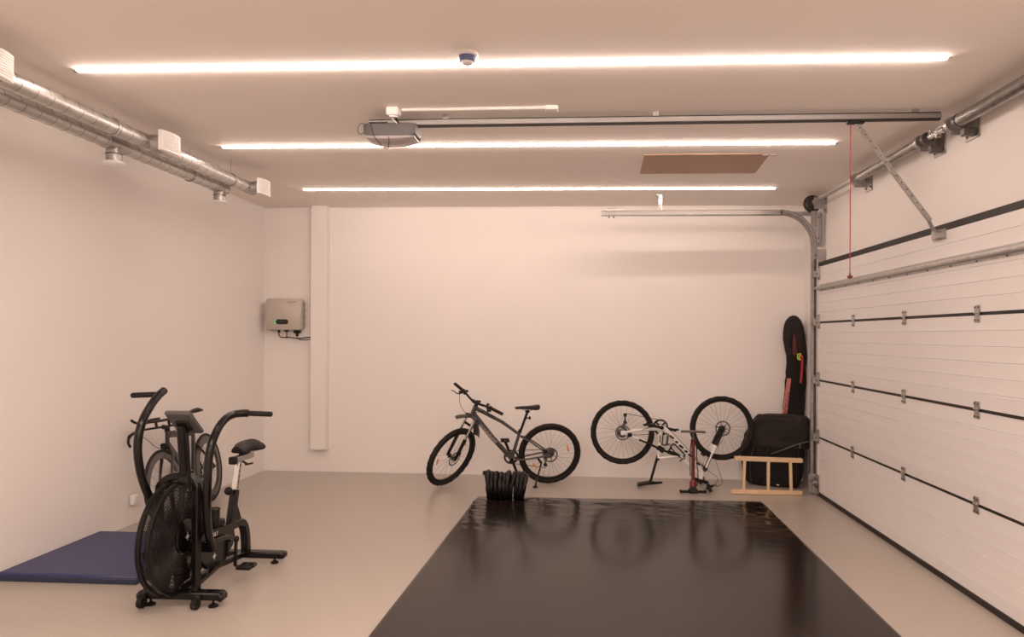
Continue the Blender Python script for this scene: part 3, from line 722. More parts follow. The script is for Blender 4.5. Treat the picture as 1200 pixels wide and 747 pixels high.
mb = MB(S); cr0 = P0+ax_*.485; mb.tube([cr0+V((0, -.075, -.01)), cr0+V((0, -.04, .008)), cr0+V((0, .04, .008)), cr0+V((0, .075, -.01))], .021, 10); mb.cyl(cr0, ht_+ax_*.05, .017, 12); obj('fork_crown', mb, 'greyframe', fk)
mb = MB(S)                                                  # mudguard: front blade and rear flap
def blade(mb, pts_, ws, th=.004):
    secs = []
    for (x, z), w in zip(pts_, ws): secs.append([(x, w*q, z-.018*(abs(q)**2)+hh) for hh, qs in ((0, (-1, -.5, 0, .5, 1)), (-th, (1, .5, 0, -.5, -1))) for q in qs])
    mb.loft(secs)
c0 = cr0
blade(mb, [(c0.x-.02, c0.z+.012), (c0.x+.07, c0.z+.055), (c0.x+.15, c0.z+.085), (c0.x+.22, c0.z+.10), (c0.x+.25, c0.z+.095)], (.03, .036, .036, .03, .015))
obj('mudguard', mb, 'greyframe', T)
mb = MB(S); secs = []
for x, z, w in ((c0.x-.02, c0.z+.0, .022), (c0.x-.065, c0.z-.05, .036), (c0.x-.10, c0.z-.13, .042), (c0.x-.125, c0.z-.22, .05), (c0.x-.135, c0.z-.31, .046)):
    secs.append([(x-.02*(1-abs(q)**2)+hh, w*q, z) for hh, qs in ((0, (-1, -.5, 0, .5, 1)), (.004, (1, .5, 0, -.5, -1))) for q in qs])
mb.loft(secs); obj('mudguard', mb, 'greyframe', T)
bc = P0+ax_*.665+nx*.055
mb = MB(S); mb.tube([ht_+ax_*.03, bc], [.02, .018], 12); mb.cyl(ht_, ht_+ax_*.055, .0195, 14); mb.cyl(bc+V((0, -.024, 0)), bc+V((0, .024, 0)), .02, 14); obj('stem', mb, 'black', T)
bar(T, None, bc, .36, .022, -.05, S)
mb = MB(S); mb.box(bc+V((.0, .06, .03)), (.05, .03, .02), ch=.006); obj('bell', mb, 'black', T)
mb = MB()
w_ = lambda v: S @ v
mb.tube(spline([w_(bc+V((.03, .2, 0))), w_(bc+V((.11, .08, -.06))), w_(bc+V((.06, 0, -.14))), hb_+V((.05, .03, .02)), hb_.lerp(bb, .2)+V((0, .034, 0)), hb_.lerp(bb, .9)+V((0, .03, 0))]), .0028, 5)
mb.tube(spline([w_(bc+V((.03, -.2, 0))), w_(bc+V((.10, -.1, -.06))), w_(bc+V((.06, -.02, -.16))), w_(cr0+V((.0, .062, -.05))), w_(fa+V((-.02, .075, .14)))]), .0028, 5)
obj('cable', mb, 'black', T)
cranks(T, bb, R_(-112), .0, -.05, .072)
chain(T, bb, (0, 0, Rw), -.045, .072, .035, (.03, 0, .185)); derailleur(T, (0, 0, Rw), -.075, (.03, 0, .19))
mb = MB(); mb.beam((.14, .065, .325), (.10, .085, .27), .03, .02, ch=.004)
Tw = Matrix.Translation((-.346, 7.80, 0)) @ Mg; ft = Tw.inverted() @ V((-.478, 7.54, .012))
mb.tube([(.10, .08, .28), ft], .0095, 10); mb.box(ft, (.05, .03, .016), ch=.004); obj('kickstand', mb, 'black', T)
mb = MB(S); mb.box(fa+V((-.045, .062, .07)), (.04, .03, .06), ch=.008); obj('brake_caliper', mb, 'black', T)
mb = MB(); mb.box((.06, .06, .40), (.05, .03, .035), ch=.008); obj('brake_caliper', mb, 'black', T)

# ------------------------------------------------------------------ white mountain bike, upside down
ha = R_(68.5); Rw = .352
fa = V((1.085, 0, Rw)); P0 = fa-nx*.045; S = steer_mat(P0, ax_, -.03)
Mw = Matrix.Rotation(.035, 4, 'Z') @ Matrix.Rotation(-.05, 4, 'Y') @ Matrix.Rotation(PI-.045, 4, 'X')
T = thing('mountain_bike', 'white full-suspension mountain bike standing upside down on its saddle and handlebar', 'bicycle', (.45, 7.745, .9405), Mw)
bb = V((.425, 0, .315)); stt = V((.372, 0, .66)); crown = P0+ax_*.48; hb_ = P0+ax_*.495; ht_ = P0+ax_*.60
mid = V((.60, 0, .635))
mb = MB()
mb.tube([hb_, ht_], .025, 14)
mb.tube([hb_+ax_*.02, hb_.lerp(bb, .5)+V((.008, 0, -.012)), bb+V((.015, 0, .0))], [.029, .032, .03], 14)
mb.tube([ht_-ax_*.03, mid, stt-V((0, 0, .01))], [.022, .018, .015], 12)
mb.tube([bb, stt], [.026, .017], 12); mb.cyl(bb+V((0, -.04, 0)), bb+V((0, .04, 0)), .026, 16)
fr = obj('frame', mb, 'whiteframe', T)
mb = MB()
d = bb-hb_
for s in (1, -1):
    for a, b in ((.10, .17), (.22, .26), (.30, .36), (.40, .44), (.50, .57), (.62, .66), (.72, .80)):
        mb = MB(); mb.beam(hb_+d*a+V((.006, s*.0305, -.008)), hb_+d*b+V((-.006, s*.0305, -.008)), .022, .004, up=(0, 1, 0))
        obj('frame_decal', mb, 'carbon', fr, label='black block of the down tube print')
    mb = MB(); mb.beam(V((.41, s*.022, .40)), V((.398, s*.02, .48)), .012, .005, up=(0, 1, 0)); obj('frame_decal', mb, 'carbon', fr)
mb = MB()
rk = V((.392, 0, .545))
for s in (1, -1):
    mb.tube(spline([bb+V((-.0, s*.04, .02)), V((.25, s*.058, .325)), V((.0, s*.07, Rw))], 4), [.018]*5+[.014]*4, 10)
    mb.tube([V((.0, s*.07, Rw)), V((.24, s*.05, .463)), rk+V((0, s*.036, 0))], .0115, 8)
    mb.box((.0, s*.07, Rw), (.05, .01, .05), ch=.006)
obj('swing_arm', mb, 'whiteframe', T)
mb = MB()
for s in (1, -1): mb.tube([V((.17, s*.0575, .432)), V((.25, s*.0505, .469)), rk+V((0, s*.038, 0))], .0118, 8)
mb.beam(rk+V((-.02, 0, -.02)), rk+V((.05, 0, .03)), .06, .05, up=(0, 1, 0), ch=.008)
mb.tube([rk+V((.03, 0, .02)), rk.lerp(mid, .5)], .012, 10); mb.tube([rk.lerp(mid, .42), mid+V((-.01, 0, -.01))], [.021, .021], 12); mb.ball(mid, .02)
obj('shock_absorber', mb, 'black', T, label='black shock absorber and linkage')
sd = V((.275, 0, .918))
mb = MB(); mb.tube([stt-V((-.005, 0, .05)), sd-V((.0, 0, .008))], .0148, 12); mb.cyl(stt-V((0, 0, .012)), stt+V((-.004, 0, .012)), .021, 14); obj('seat_post', mb, 'black', T)
mb = saddle_mb(Matrix.Translation((.27, 0, 0)), .275, .066, .935, .034); mb.tube([(-.10, .02, .914), (-.01, .022, .895), (.10, .012, .914)], .0035, 6); mb.tube([(-.10, -.02, .914), (-.01, -.022, .895), (.10, -.012, .914)], .0035, 6); obj('saddle', mb, 'black', T)
wheel(T, (0, 0, Rw), Rw, .025, .02, disc=.045, refl=None, cass=-.028, rimw=.015)
wheel(T, fa, Rw, .025, .02, Tm=S, disc=.045, refl=None, rimw=.015)
mb = MB(S)
for s in (1, -1):
    lo = fa+V((0, s*.062, 0)); up = P0+V((0, s*.062, 0))+ax_*.45; mb.tube([lo-ax_*.012, lo+ax_*.02, lo.lerp(up, .62)], [.015, .020, .022], 12); mb.ball(lo, (.02, .015, .02))
mb.tube([P0+V((0, s_, 0))+ax_*.34+nx*-.06 for s_ in (-.06, -.03, 0, .03, .06)], .014, 8)
fk = obj('fork_lowers', mb, 'black', T)
mb = MB(S)
for s in (1, -1):
    lo = fa+V((0, s*.062, 0)); up = P0+V((0, s*.062, 0))+ax_*.45; mb = MB(S); mb.tube([lo.lerp(up, .44), lo.lerp(up, .64)], .0232, 12)
    obj('fork_decal', mb, 'whiteframe', fk, label='white band of the fork leg')
mb = MB(S)
for s in (1, -1):
    lo = fa+V((0, s*.062, 0)); up = P0+V((0, s*.062, 0))+ax_*.475; mb.tube([lo.lerp(up, .55), up], .0165, 12)
obj('fork_stanchions', mb, 'silver', fk)
cr0 = P0+ax_*.475
mb = MB(S); mb.tube([cr0+V((0, -.078, -.012)), cr0+V((0, -.04, .01)), cr0+V((0, .04, .01)), cr0+V((0, .078, -.012))], .024, 10); mb.cyl(cr0, ht_+ax_*.03, .017, 12); obj('fork_crown', mb, 'black', fk)
bc = P0+ax_*.612+nx*.075+V((0, 0, .004))
mb = MB(S); mb.tube([ht_+ax_*.015, bc], [.021, .019], 12); mb.cyl(ht_-ax_*.002, ht_+ax_*.035, .0195, 14); mb.cyl(bc+V((0, -.026, 0)), bc+V((0, .026, 0)), .021, 14); obj('stem', mb, 'black', T)
bar(T, None, bc, .355, .018, -.045, S)
mb = MB(S); mb.tube(spline([bc+V((.05, .25, 0)), bc+V((.12, .2, -.03)), bc+V((.10, .12, -.18)), P0+ax_*.3+V((.04, .075, 0)), fa+V((-.02, .08, .12))]), .0028, 5)
mb.tube(spline([bc+V((.03, .2, 0)), bc+V((.10, .1, -.06)), bc+V((.02, .03, -.13)), hb_.lerp(bb, .2)+V((0.02, .034, -.02)), hb_.lerp(bb, .9)+V((0.03, .03, -.03)), bb+V((-.05, .03, -.04)), V((.2, .06, .33))]), .0028, 5); obj('cable', mb, 'black', T)
cranks(T, bb, R_(196), .0, -.05, .075)
chain(T, bb, (0, 0, Rw), -.045, .075, .04, (.045, 0, .17)); derailleur(T, (0, 0, Rw), -.075, (.045, 0, .17))
for q0, q1, off in ((bb.lerp(stt, .22), bb.lerp(stt, .55), V((.052, 0, 0))), (bb.lerp(hb_, .34), bb.lerp(hb_, .60), V((-.035, 0, .042)))):
    mb = MB(); a = off.normalized()*.028
    for s in (1, -1):
        mb.tube(spline([q0+a, q0+a*1.2+V((0, s*.036, 0)), q0+off*1.5+V((0, s*.036, 0)), q1+off*1.5+V((0, s*.036, 0)), q1+a*1.3+V((0, s*.03, 0)), q1+a], 4), .0055, 6)
    mb.tube([q0+off*2.2+V((0, .02, 0)), q0+off*2.2+V((0, -.02, 0))], .006, 6)
    mb.tube(spline([q0+off*1.5+V((0, .036, 0)), q0+off*2.15, q0+off*1.5+V((0, -.036, 0))], 5), .0055, 6)
    mb.tube(spline([q1+off*1.5+V((0, .036, 0)), q1+off*2.15, q1+off*1.5+V((0, -.036, 0))], 5), .0055, 6)
    mb.beam(q0+a, q1+a, .014, .008, up=(0, 1, 0)); obj('bottle_cage', mb, 'black', T)
mb = MB(S); mb.box(fa+V((-.045, .064, .06)), (.05, .034, .07), ch=.01); mb.box(fa+V((-.02, .07, .0)), (.05, .03, .05), ch=.01); obj('brake_caliper', mb, 'black', T)
mb = MB(); mb.box((.07, .064, .38), (.055, .034, .04), ch=.008); obj('brake_caliper', mb, 'black', T)

# ------------------------------------------------------------------ black racing bike by the left wall
Rw = .335
ha = R_(72.5); ax_ = V((-math.cos(ha), 0, math.sin(ha))); nx = V((math.sin(ha), 0, math.cos(ha)))
Mt_ = Matrix.Rotation(-1.415, 4, 'Z') @ Matrix.Rotation(.143, 4, 'X')
T = thing('racing_bike', 'black time-trial racing bike leaning against the left wall behind the exercise bike', 'bicycle', (-3.615, 6.715, 0), Mt_)
fa = V((.98, 0, Rw)); P0 = fa-nx*.043; S = steer_mat(P0, ax_, -.05)
hb_ = P0+ax_*.37; ht_ = P0+ax_*.50; bb = V((.40, 0, .27)); stt = V((.24, 0, .74))
aero = [(1, 0), (.6, .32), (-.6, .32), (-1, 0), (-.6, -.32), (.6, -.32)]
mb = MB()
mb.tube([hb_, ht_], .032, sec=aero, hint=(1, 0, 0)); mb.tube([hb_+ax_*.02, bb], [.042, .04], sec=aero, hint=(1, 0, 0)); mb.tube([ht_-ax_*.025, stt-V((0, 0, .03))], [.03, .024], sec=aero, hint=(0, 0, 1)); mb.tube([bb, stt], [.04, .032], sec=aero, hint=(1, 0, 0)); mb.cyl(bb+V((0, -.035, 0)), bb+V((0, .035, 0)), .026, 14)
for s in (1, -1):
    mb.tube([bb+V((-.03, s*.025, 0)), V((0, s*.062, Rw))], .012, 8); mb.tube([stt+V((.01, s*.015, -.13)), V((0, s*.062, Rw))], .010, 8)
obj('frame', mb, 'carbon', T)
mb = MB(); mb.tube([stt-V((0, 0, .05)), V((.215, 0, .885))], .026, sec=aero, hint=(1, 0, 0)); obj('seat_post', mb, 'carbon', T)
obj('saddle', saddle_mb(Matrix.Translation((.215, 0, 0)), .26, .055, .925, .036), 'black', T)
wheel(T, (0, 0, Rw), Rw, .0125, .075, nsp=18, rimmat='deeprim', refl=None, knob=0, cass=-.03, rimw=.013)
wheel(T, fa, Rw, .0125, .055, Tm=S, nsp=18, rimmat='deeprim', refl=None, knob=0, rimw=.012)
mb = MB(S)
for s in (1, -1):
    mb.tube([fa+V((0, s*.052, 0)), P0+V((0, s*.046, 0))+ax_*.30, P0+V((0, s*.015, 0))+ax_*.375], [.016, .026, .024], sec=aero, hint=(1, 0, 0))
mb.cyl(fa+V((0, -.062, 0)), fa+V((0, .062, 0)), .007, 8); mb.ball(P0+ax_*.365, (.028, .03, .025)); obj('fork', mb, 'carbon', T)
mb = MB(S); bc = ht_+ax_*.03+nx*.07
mb.tube([ht_, ht_+ax_*.035, bc], [.024, .024, .02], 12)
mb.tube(spline([bc+V((.03, .20, -.005)), bc+V((.0, .15, 0)), bc, bc+V((0, -.15, 0)), bc+V((.03, -.20, -.005))]), .014, sec=[(.6, .9), (-.6, .9), (-.6, -.9), (.6, -.9)], hint=(0, 0, 1))
hb2 = obj('handlebar', mb, 'carbon', T)
for s in (1, -1):
    mb = MB(S); mb.tube(spline([bc+V((.02, s*.195, -.003)), bc+V((.10, s*.203, -.012)), bc+V((.17, s*.204, -.03)), bc+V((.20, s*.204, -.075)), bc+V((.18, s*.204, -.115))]), [.014]*14+[.0105]*11, 8); obj('brake_lever', mb, 'black', hb2)
    mb = MB(S); mb.tube(spline([bc+V((-.06, s*.055, .06)), bc+V((.10, s*.055, .062)), bc+V((.26, s*.05, .07)), bc+V((.34, s*.05, .09)), bc+V((.38, s*.055, .115))]), .011, 8); mb.cyl(bc+V((0, s*.055, 0)), bc+V((0, s*.055, .062)), .012, 8); mb.box(bc+V((-.045, s*.085, .075)), (.085, .075, .018), ch=.008); obj('aero_bar', mb, 'black', hb2)
mb = MB()
for s in (1, -1): mb.tube(spline([S @ (bc+V((.09, s*.19, -.01))), S @ (bc+V((.12, s*.10, -.07))), S @ (bc+V((.07, s*.05, -.16))), S @ (P0+ax_*.36+V((.03, s*.01, 0)))]), .0026, 5)
obj('cable', mb, 'black', T)
mb = MB(S); mb.box(P0+ax_*.365+nx*.05, (.035, .06, .05), ch=.008); obj('brake_caliper', mb, 'black', T)
cranks(T, bb, R_(-60), 0, -.045, .10)
chain(T, bb, (0, 0, Rw), -.042, .095, .035, (.03, 0, .20)); derailleur(T, (0, 0, Rw), -.07, (.03, 0, .20))

# ------------------------------------------------------------------ exercise bike
T = thing('exercise_bike', 'black air exercise bike with large caged fan and two long push handles', 'exercise bike', (-2.40, 4.10, 0))
XB_ = T
FC = V((.018, .03, .455)); FR = .327
mb = MB(); mb.box((0, 0, .126), (.50, .075, .046), ch=.008)
for s in (-1, 1): mb.box((s*.245, 0, .118), (.03, .082, .044), ch=.01)
fs_ = obj('stabilizer', mb, 'gloss', T)
for u in (-.215, .11):
    mb = MB(); mb.cyl((u-.015, -.05, .0905), (u+.015, -.05, .0905), .0325, 24); mb.cyl((u-.019, -.05, .0905), (u+.019, -.05, .0905), .015, 12); mb.box((u, -.03, .12), (.045, .05, .045), ch=.008); obj('transport_wheel', mb, 'black', fs_)
for u in (-.19, .19):
    mb = MB(); mb.cyl((u, .0, .07), (u, .0, .11), .007, 8); mb.lathe([(0, .0575), (.028, .0575), (.028, .067), (.014, .076), (0, .076)], Matrix.Translation((u, 0, 0)), 18); obj('foot', mb, 'black', fs_)
mb = MB(); mb.box((0.02, .79, .118), (.50, .07, .045), ch=.008)
for s in (-1, 1): mb.box((.02+s*.24, .79, .116), (.05, .076, .042), ch=.01)
rs_ = obj('stabilizer', mb, 'gloss', T)
for u in (-.17, .205):
    mb = MB(); mb.cyl((u, .79, .07), (u, .79, .115), .007, 8); mb.lathe([(0, .0575), (.026, .0575), (.026, .067), (.014, .076), (0, .076)], Matrix.Translation((u, .79, 0)), 18); obj('foot', mb, 'black', rs_)
# fan cage: two wire guards and a rim drum, blades inside
uax = V((1, 0, 0))
mb = MB()
for u in (-.10, -.04): mb.ring(FC+V((u, 0, 0)), uax, FR-.006, 1, 72, sec=[(.012, -.008), (.012, .010), (-.012, .010), (-.012, -.008)])
for k in range(7): mb.ring(FC+V((-.094+k*.008, 0, 0)), uax, FR-.002, .0016, 60, 4)
for k in range(36):
    a = 2*PI*k/36; p = V((0, math.cos(a), math.sin(a)))*(FR-.004); mb.cyl(FC+p+V((-.10, 0, 0)), FC+p+V((-.04, 0, 0)), .002, 4)
rim = obj('guard_rim', mb, 'guard', T)
for u, s in ((-.107, -1), (-.033, 1)):
    mb = MB(); N = 150
    for k in range(N):
        a = 2*PI*k/N
        mb.tube([FC+V((u+s*.010*(1-(q/FR)**2), q*math.cos(a+.5*(q-.1)/FR), q*math.sin(a+.5*(q-.1)/FR))) for q in (.10, .19, .27, FR-.008)], .0017, 4, caps=False)
    for q in (.10, .12, .14, .16, .18, .20, .22, .24, .26, .28, .30, .32, .335): mb.ring(FC+V((u+s*.010*(1-(q/FR)**2), 0, 0)), uax, q, .0020, 60, 4)
    g = obj('fan_guard', mb, 'guard', T)
    mb = MB(); hd_ = .022 if s > 0 else .012; mb.lathe([(0, .0), (.1, 0), (.1, hd_*.7), (.09, hd_), (.0, hd_+.003)], frame(FC+V((u+s*.004, 0, 0)), uax*s), 36); hc = obj('hub_cover', mb, 'gloss', g)
    if s > 0:
        mb = MB(); n = 4; poly = []
        for k in range(16):
            rr_ = (.026, .006, .016, .006)[k % 4]; poly.append((rr_*math.cos(2*PI*k/16), rr_*math.sin(2*PI*k/16)))
        mb.prism(poly, .001, frame(FC+V((u+.0295, 0, 0)), uax)); obj('star_emblem', mb, 'print', hc, label='small white star emblem')
mb = MB(); mb.cyl(FC+V((-.10, 0, 0)), FC+V((-.04, 0, 0)), .055, 24)
for k in range(8):
    a = 2*PI*k/8+.2; d = V((0, math.cos(a), math.sin(a))); tn = V((0, -math.sin(a), math.cos(a)))
    q = [FC+d*.05+tn*-.02, FC+d*.30+tn*-.055, FC+d*.30+tn*.055, FC+d*.05+tn*.02]
    vs = [q[0]+V((-.085, 0, 0)), q[1]+V((-.09, 0, 0)), q[2]+V((-.053, 0, 0)), q[3]+V((-.053, 0, 0))]
    mb.add([v for v in vs]+[v+V((.004, 0, 0)) for v in vs], [(0, 1, 2, 3), (4, 5, 6, 7), (0, 1, 5, 4), (1, 2, 6, 5), (2, 3, 7, 6), (3, 0, 4, 7)])
obj('fan_blades', mb, 'black', T)
# main frame
sq = [(1, .7), (.7, 1), (-.7, 1), (-1, .7), (-1, -.7), (-.7, -1), (.7, -1), (1, -.7)]
mb = MB()
for s in (1, -1):
    k_ = .086 if s > 0 else -.14; mb.tube(spline([(0, .02, .808), (k_*.5, .015, .811), (k_*.95, .005, .765), (k_, 0, .70), (k_, 0, .45), (k_, 0, .13)], 5), .021, sec=sq, hint=(0, 1, 0))
mb.tube(spline([(.0, .35, .365), (0, .52, .37), (0, .66, .368), (0, .735, .34), (0, .775, .26), (0, .79, .11)], 5), .027, sec=sq, hint=(1, 0, 0))
mb.tube([(.0, .02, .15), (0, .4, .165), (0, .77, .125)], .020, sec=sq, hint=(1, 0, 0))
mb.tube([(.05, .05, .155), (.035, .4, .19), (0.02, .5, .30)], .015, sec=sq, hint=(1, 0, 0))
mb.beam((0, .34, .19), (0, .36, .38), .05, .06, ch=.008)
fr = obj('frame', mb, 'gloss', T)
mb = MB(); mb.tube(spline([(.035, .035, .815), (.075, .045, .775), (.1, .05, .72), (.105, .06, .60), (.10, .08, .47)], 5), .02, sec=[(1.3, .3), (-1.3, .3), (-1.3, -.3), (1.3, -.3)], hint=(0, 1, 0)); sp = obj('side_cover', mb, 'gloss', T)
Ml = frame((.1135, .055, .625), (1, 0, 0), (0, .10, 1))
text('lettering', 'ASSAULT', .04, Ml, 'print', sp)
mb = MB(); mb.tube([(.012, .01, .78), (.018, -.02, .97), (.022, -.045, 1.12)], .026, sec=sq, hint=(1, 0, 0)); mb.tube([(.012, .012, .77), (.012, .012, .845)], .034, sec=sq, hint=(1, 0, 0)); obj('mast', mb, 'gloss', T)
nrm = V((0, .66, .75)).normalized(); dn = V((0, .75, -.66)).normalized()
cc = V((.025, -.025, 1.137)); Mc = Matrix((uax, dn, uax.cross(dn))).transposed().to_4x4(); Mc.translation = cc
mb = MB(); mb.box((0, 0, -.002), (.155, .205, .028), Mc, ch=.008); cn_ = obj('console', mb, 'grey', T, label='dark grey console')
mb = MB(); mb.box((0, .0, .012), (.125, .15, .004), Mc); obj('screen', mb, 'screen', cn_)
mb = MB(); mb.box((0, .01, -.02), (.075, .09, .02), Mc, ch=.006); obj('console_bracket', mb, 'black', cn_)
# push handles
for path, g0, g1 in (
    ([(.13, .10, .36), (.145, .03, .47), (.165, -.03, .60), (.178, -.05, .76), (.18, -.045, .90), (.183, -.02, 1.0), (.184, .05, 1.085), (.187, .13, 1.135), (.20, .20, 1.155), (.235, .238, 1.16), (.275, .245, 1.16)], (.265, .245, 1.16), (.425, .25, 1.155)),
    ([(-.13, .10, .36), (-.14, .03, .52), (-.155, -.055, .675), (-.175, -.11, .82), (-.185, -.135, .96), (-.187, -.125, 1.07), (-.188, -.08, 1.16), (-.19, .0, 1.235), (-.192, .07, 1.28), (-.193, .125, 1.305)], (-.19, .105, 1.285), (-.385, .108, 1.275))):
    mb = MB(); p = spline(path, 6); mb.tube(p, [.0235]*len(p), 14); mb.cyl(path[0], (0, .10, .36), .018, 12); hd = obj('push_handle', mb, 'gloss', T)
    mb = MB(); mb.tube([g0, V(g0).lerp(V(g1), .97), g1], [.0165, .0165, .013], 14); obj('grip', mb, 'rubber', hd)
# seat column
mb = MB(); mb.tube([(0, .555, .345), (0, .625, .60)], .025, sec=sq, hint=(1, 0, 0))
mb.prism([(.575, .42), (.70, .365), (.56, .365)], .03, Matrix(((0, 0, 1, -.015), (1, 0, 0, 0), (0, 1, 0, 0), (0, 0, 0, 1)))); mb.prism([(.61, .56), (.71, .37), (.56, .37)], .022, Matrix(((0, 0, 1, -.011), (1, 0, 0, 0), (0, 1, 0, 0), (0, 0, 0, 1)))); obj('seat_tube', mb, 'gloss', T)
mb = MB(); mb.tube([(0, .615, .57), (0, .677, .80)], .0185, sec=sq, hint=(1, 0, 0)); mb.m = 1
for k in range(5): q = V((0, .615, .57)).lerp(V((0, .677, .80)), .2+.15*k); mb.cyl(q+V((.0182, 0, 0)), q+V((.0195, 0, 0)), .006, 8)
obj('seat_post', mb, ['silver', 'black'], T, label='silver seat post with holes')
mb = MB(); mb.cyl((0, .60, .595), (0, .55, .608), .009, 10); mb.ball((0, .54, .61), (.028, .026, .028)); obj('knob', mb, 'black', T)
mb = MB(); mb.beam((0, .585, .80), (0, .865, .80), .042, .042, ch=.004); sl = obj('seat_slider', mb, 'silver', T, label='silver seat slider')
mb = MB(); mb.box((0, .60, .80), (.05, .04, .05), ch=.006); obj('clamp', mb, 'black', sl)
mb = MB(); mb.cyl((0, .72, .78), (.04, .72, .755), .008, 8); mb.beam((.035, .70, .755), (.05, .78, .752), .014, .012, ch=.003); obj('slider_lever', mb, 'black', sl)
mb = MB(); mb.box((0, .76, .832), (.06, .07, .025), ch=.006); obj('clamp', mb, 'black', sl)
Ms = Matrix.Translation((0, .755, -.012)) @ Matrix.Rotation(-PI/2, 4, 'Z')
mb = saddle_mb(Ms, .225, .074, .908, .078, nose=.044); obj('saddle', mb, 'black', T)
# drive cover, crank and pedals
mb = MB(); poly = [(-.02, .40), (.02, .33), (.12, .235), (.24, .215), (.34, .25), (.42, .29), (.45, .34), (.43, .40), (.36, .435), (.2, .455), (.08, .47)]
mb.prism(poly, .03, Matrix(((0, 0, 1, .063), (1, 0, 0, 0), (0, 1, 0, 0), (0, 0, 0, 1)))); dc = obj('drive_cover', mb, 'gloss', T)
text('lettering', 'ASSAULT', .032, frame((.0945, .165, .425), (1, 0, 0), (0, 1, -.08)), 'print', dc)
mb = MB(); poly = []
for k in range(16): rr_ = (.024, .006, .015, .006)[k % 4]; poly.append((rr_*math.cos(2*PI*k/16), rr_*math.sin(2*PI*k/16)))
mb.prism(poly, .0012, frame((.0932, .19, .29), uax)); obj('star_emblem', mb, 'print', dc)
mb = MB(); mb.tube(spline([(.10, .05, .40), (.11, .2, .385), (.115, .32, .37), (.115, .40, .335)], 4), .016, 8); obj('linkage', mb, 'gloss', T)
mb = MB(); mb.cyl((.03, .30, .47), (.03, .30, .55), .035, 18); mb.ring((.03, .30, .55), (0, 0, 1), .035, .005, 20, 6); mb.box((.03, .34, .45), (.05, .12, .04), ch=.006); obj('bottle_holder', mb, 'black', T)
bb = V((.0, .40, .335))
mb = MB(); mb.cyl(bb+V((-.125, 0, 0)), bb+V((.125, 0, 0)), .016, 14); cr = obj('crank_axle', mb, 'black', T)
for s, dz, dv in ((1, -.165, -.02), (-1, .165, .02)):
    e = bb+V((s*.128, dv, dz)); mb = MB(); mb.beam(bb+V((s*.125, 0, 0)), e, .018, .028, ch=.005); mb.ball(bb+V((s*.128, 0, 0)), (.015, .022, .022)); ca = obj('crank_arm', mb, 'gloss', T)
    mb = MB(); mb.cyl(e, e+V((s*.13, 0, 0)), .007, 8)
    q = e+V((s*.075, 0, 0))
    for dy in (-.045, .045): mb.box(q+V((0, dy, 0)), (.095, .014, .022), ch=.004)
    for dx in (-.042, 0, .042): mb.box(q+V((dx, 0, 0)), (.012, .09, .02), ch=.004)
    obj('pedal', mb, 'black', ca)

def descend(o):
    for c in [x for x in col.objects if x.parent == o]:
        yield c
        yield from descend(c)
for c in descend(XB_): c.data.transform(Matrix(((1.03, 0, 0, 0), (0, 1.03, 0, 0), (0, 0, 1.036, -.0594), (0, 0, 0, 1))))

# ------------------------------------------------------------------ floor pump
T = thing('floor_pump', 'red upright floor pump beside the upside-down white bike', 'pump', (1.192, 7.45, 0))
mb = MB(); mb.lathe([(0, .0), (.05, 0), (.052, .03), (.035, .05), (.026, .07), (0, .07)], Matrix(), 24)
for s in (1, -1): mb.box((s*.085, 0, .013), (.10, .055, .022), ch=.008); mb.box((s*.128, 0, .016), (.02, .075, .03), ch=.008)
obj('base', mb, 'black', T)
mb = MB(); mb.tube([(0, 0, .05), (0, 0, .52)], .0185, 18); mb.lathe([(0, .06), (.036, .06), (.036, .11), (.022, .135), (0, .135)], Matrix(), 20); mb.lathe([(0, .50), (.026, .50), (.026, .56), (.012, .575), (0, .575)], Matrix(), 20); obj('barrel', mb, 'red', T)
mb = MB(); mb.cyl((0, 0, .56), (0, 0, .64), .007, 10); obj('piston_rod', mb, 'steel', T)
mb = MB(); mb.tube([(-.128, 0, .645), (-.03, 0, .645), (.03, 0, .645), (.128, 0, .64)], [.013, .014, .014, .013], 12); mb.ball((0, 0, .642), .018); obj('handle', mb, 'darkmetal', T)
mb = MB(); mb.cyl((0, -.032, .035), (0, -.055, .04), .034, 22); obj('gauge', mb, 'black', T)
mb = MB(); mb.tube(spline([(.03, -.01, .06), (.05, -.015, .15), (.034, -.02, .35), (.03, -.02, .50), (.0, -.03, .56), (-.028, -.02, .5), (-.034, -.02, .3), (-.03, -.015, .18)]), .0055, 6); obj('hose', mb, 'black', T)

# ------------------------------------------------------------------ bunk ladder
T = thing('wooden_ladder', 'small pine bunk ladder with three rungs lying on its side', 'ladder', (1.95, 7.43, 0))
tilt = .12
def lad(z): return .014+z*math.cos(tilt), z*math.sin(tilt)
for z, x0, x1, dz in ((0.012, -.365, .36, 0), (.355, -.325, .375, -.012)):
    zz, yy = lad(z); mb = MB(); mb.tube([(x0, yy, zz), (x0+.012, yy, zz), (x1-.012, yy, zz+dz), (x1, yy, zz+dz)], [.017, .0225, .0225, .017], sec=[(.9, 1), (1, .8), (1, -.8), (.9, -1), (-.9, -1), (-1, -.8), (-1, .8), (-.9, 1)], hint=(0, 0, 1)); obj('rail', mb, 'pine', T)
for x, dx in ((-.24, .02), (.015, .01), (.25, .0)):
    a, b = lad(.012), lad(.345); mb = MB(); mb.beam((x, a[1], a[0]), (x+dx, b[1], b[0]-.006), .028, .036, up=(0, 1, 0), ch=.006); obj('rung', mb, 'pine', T)

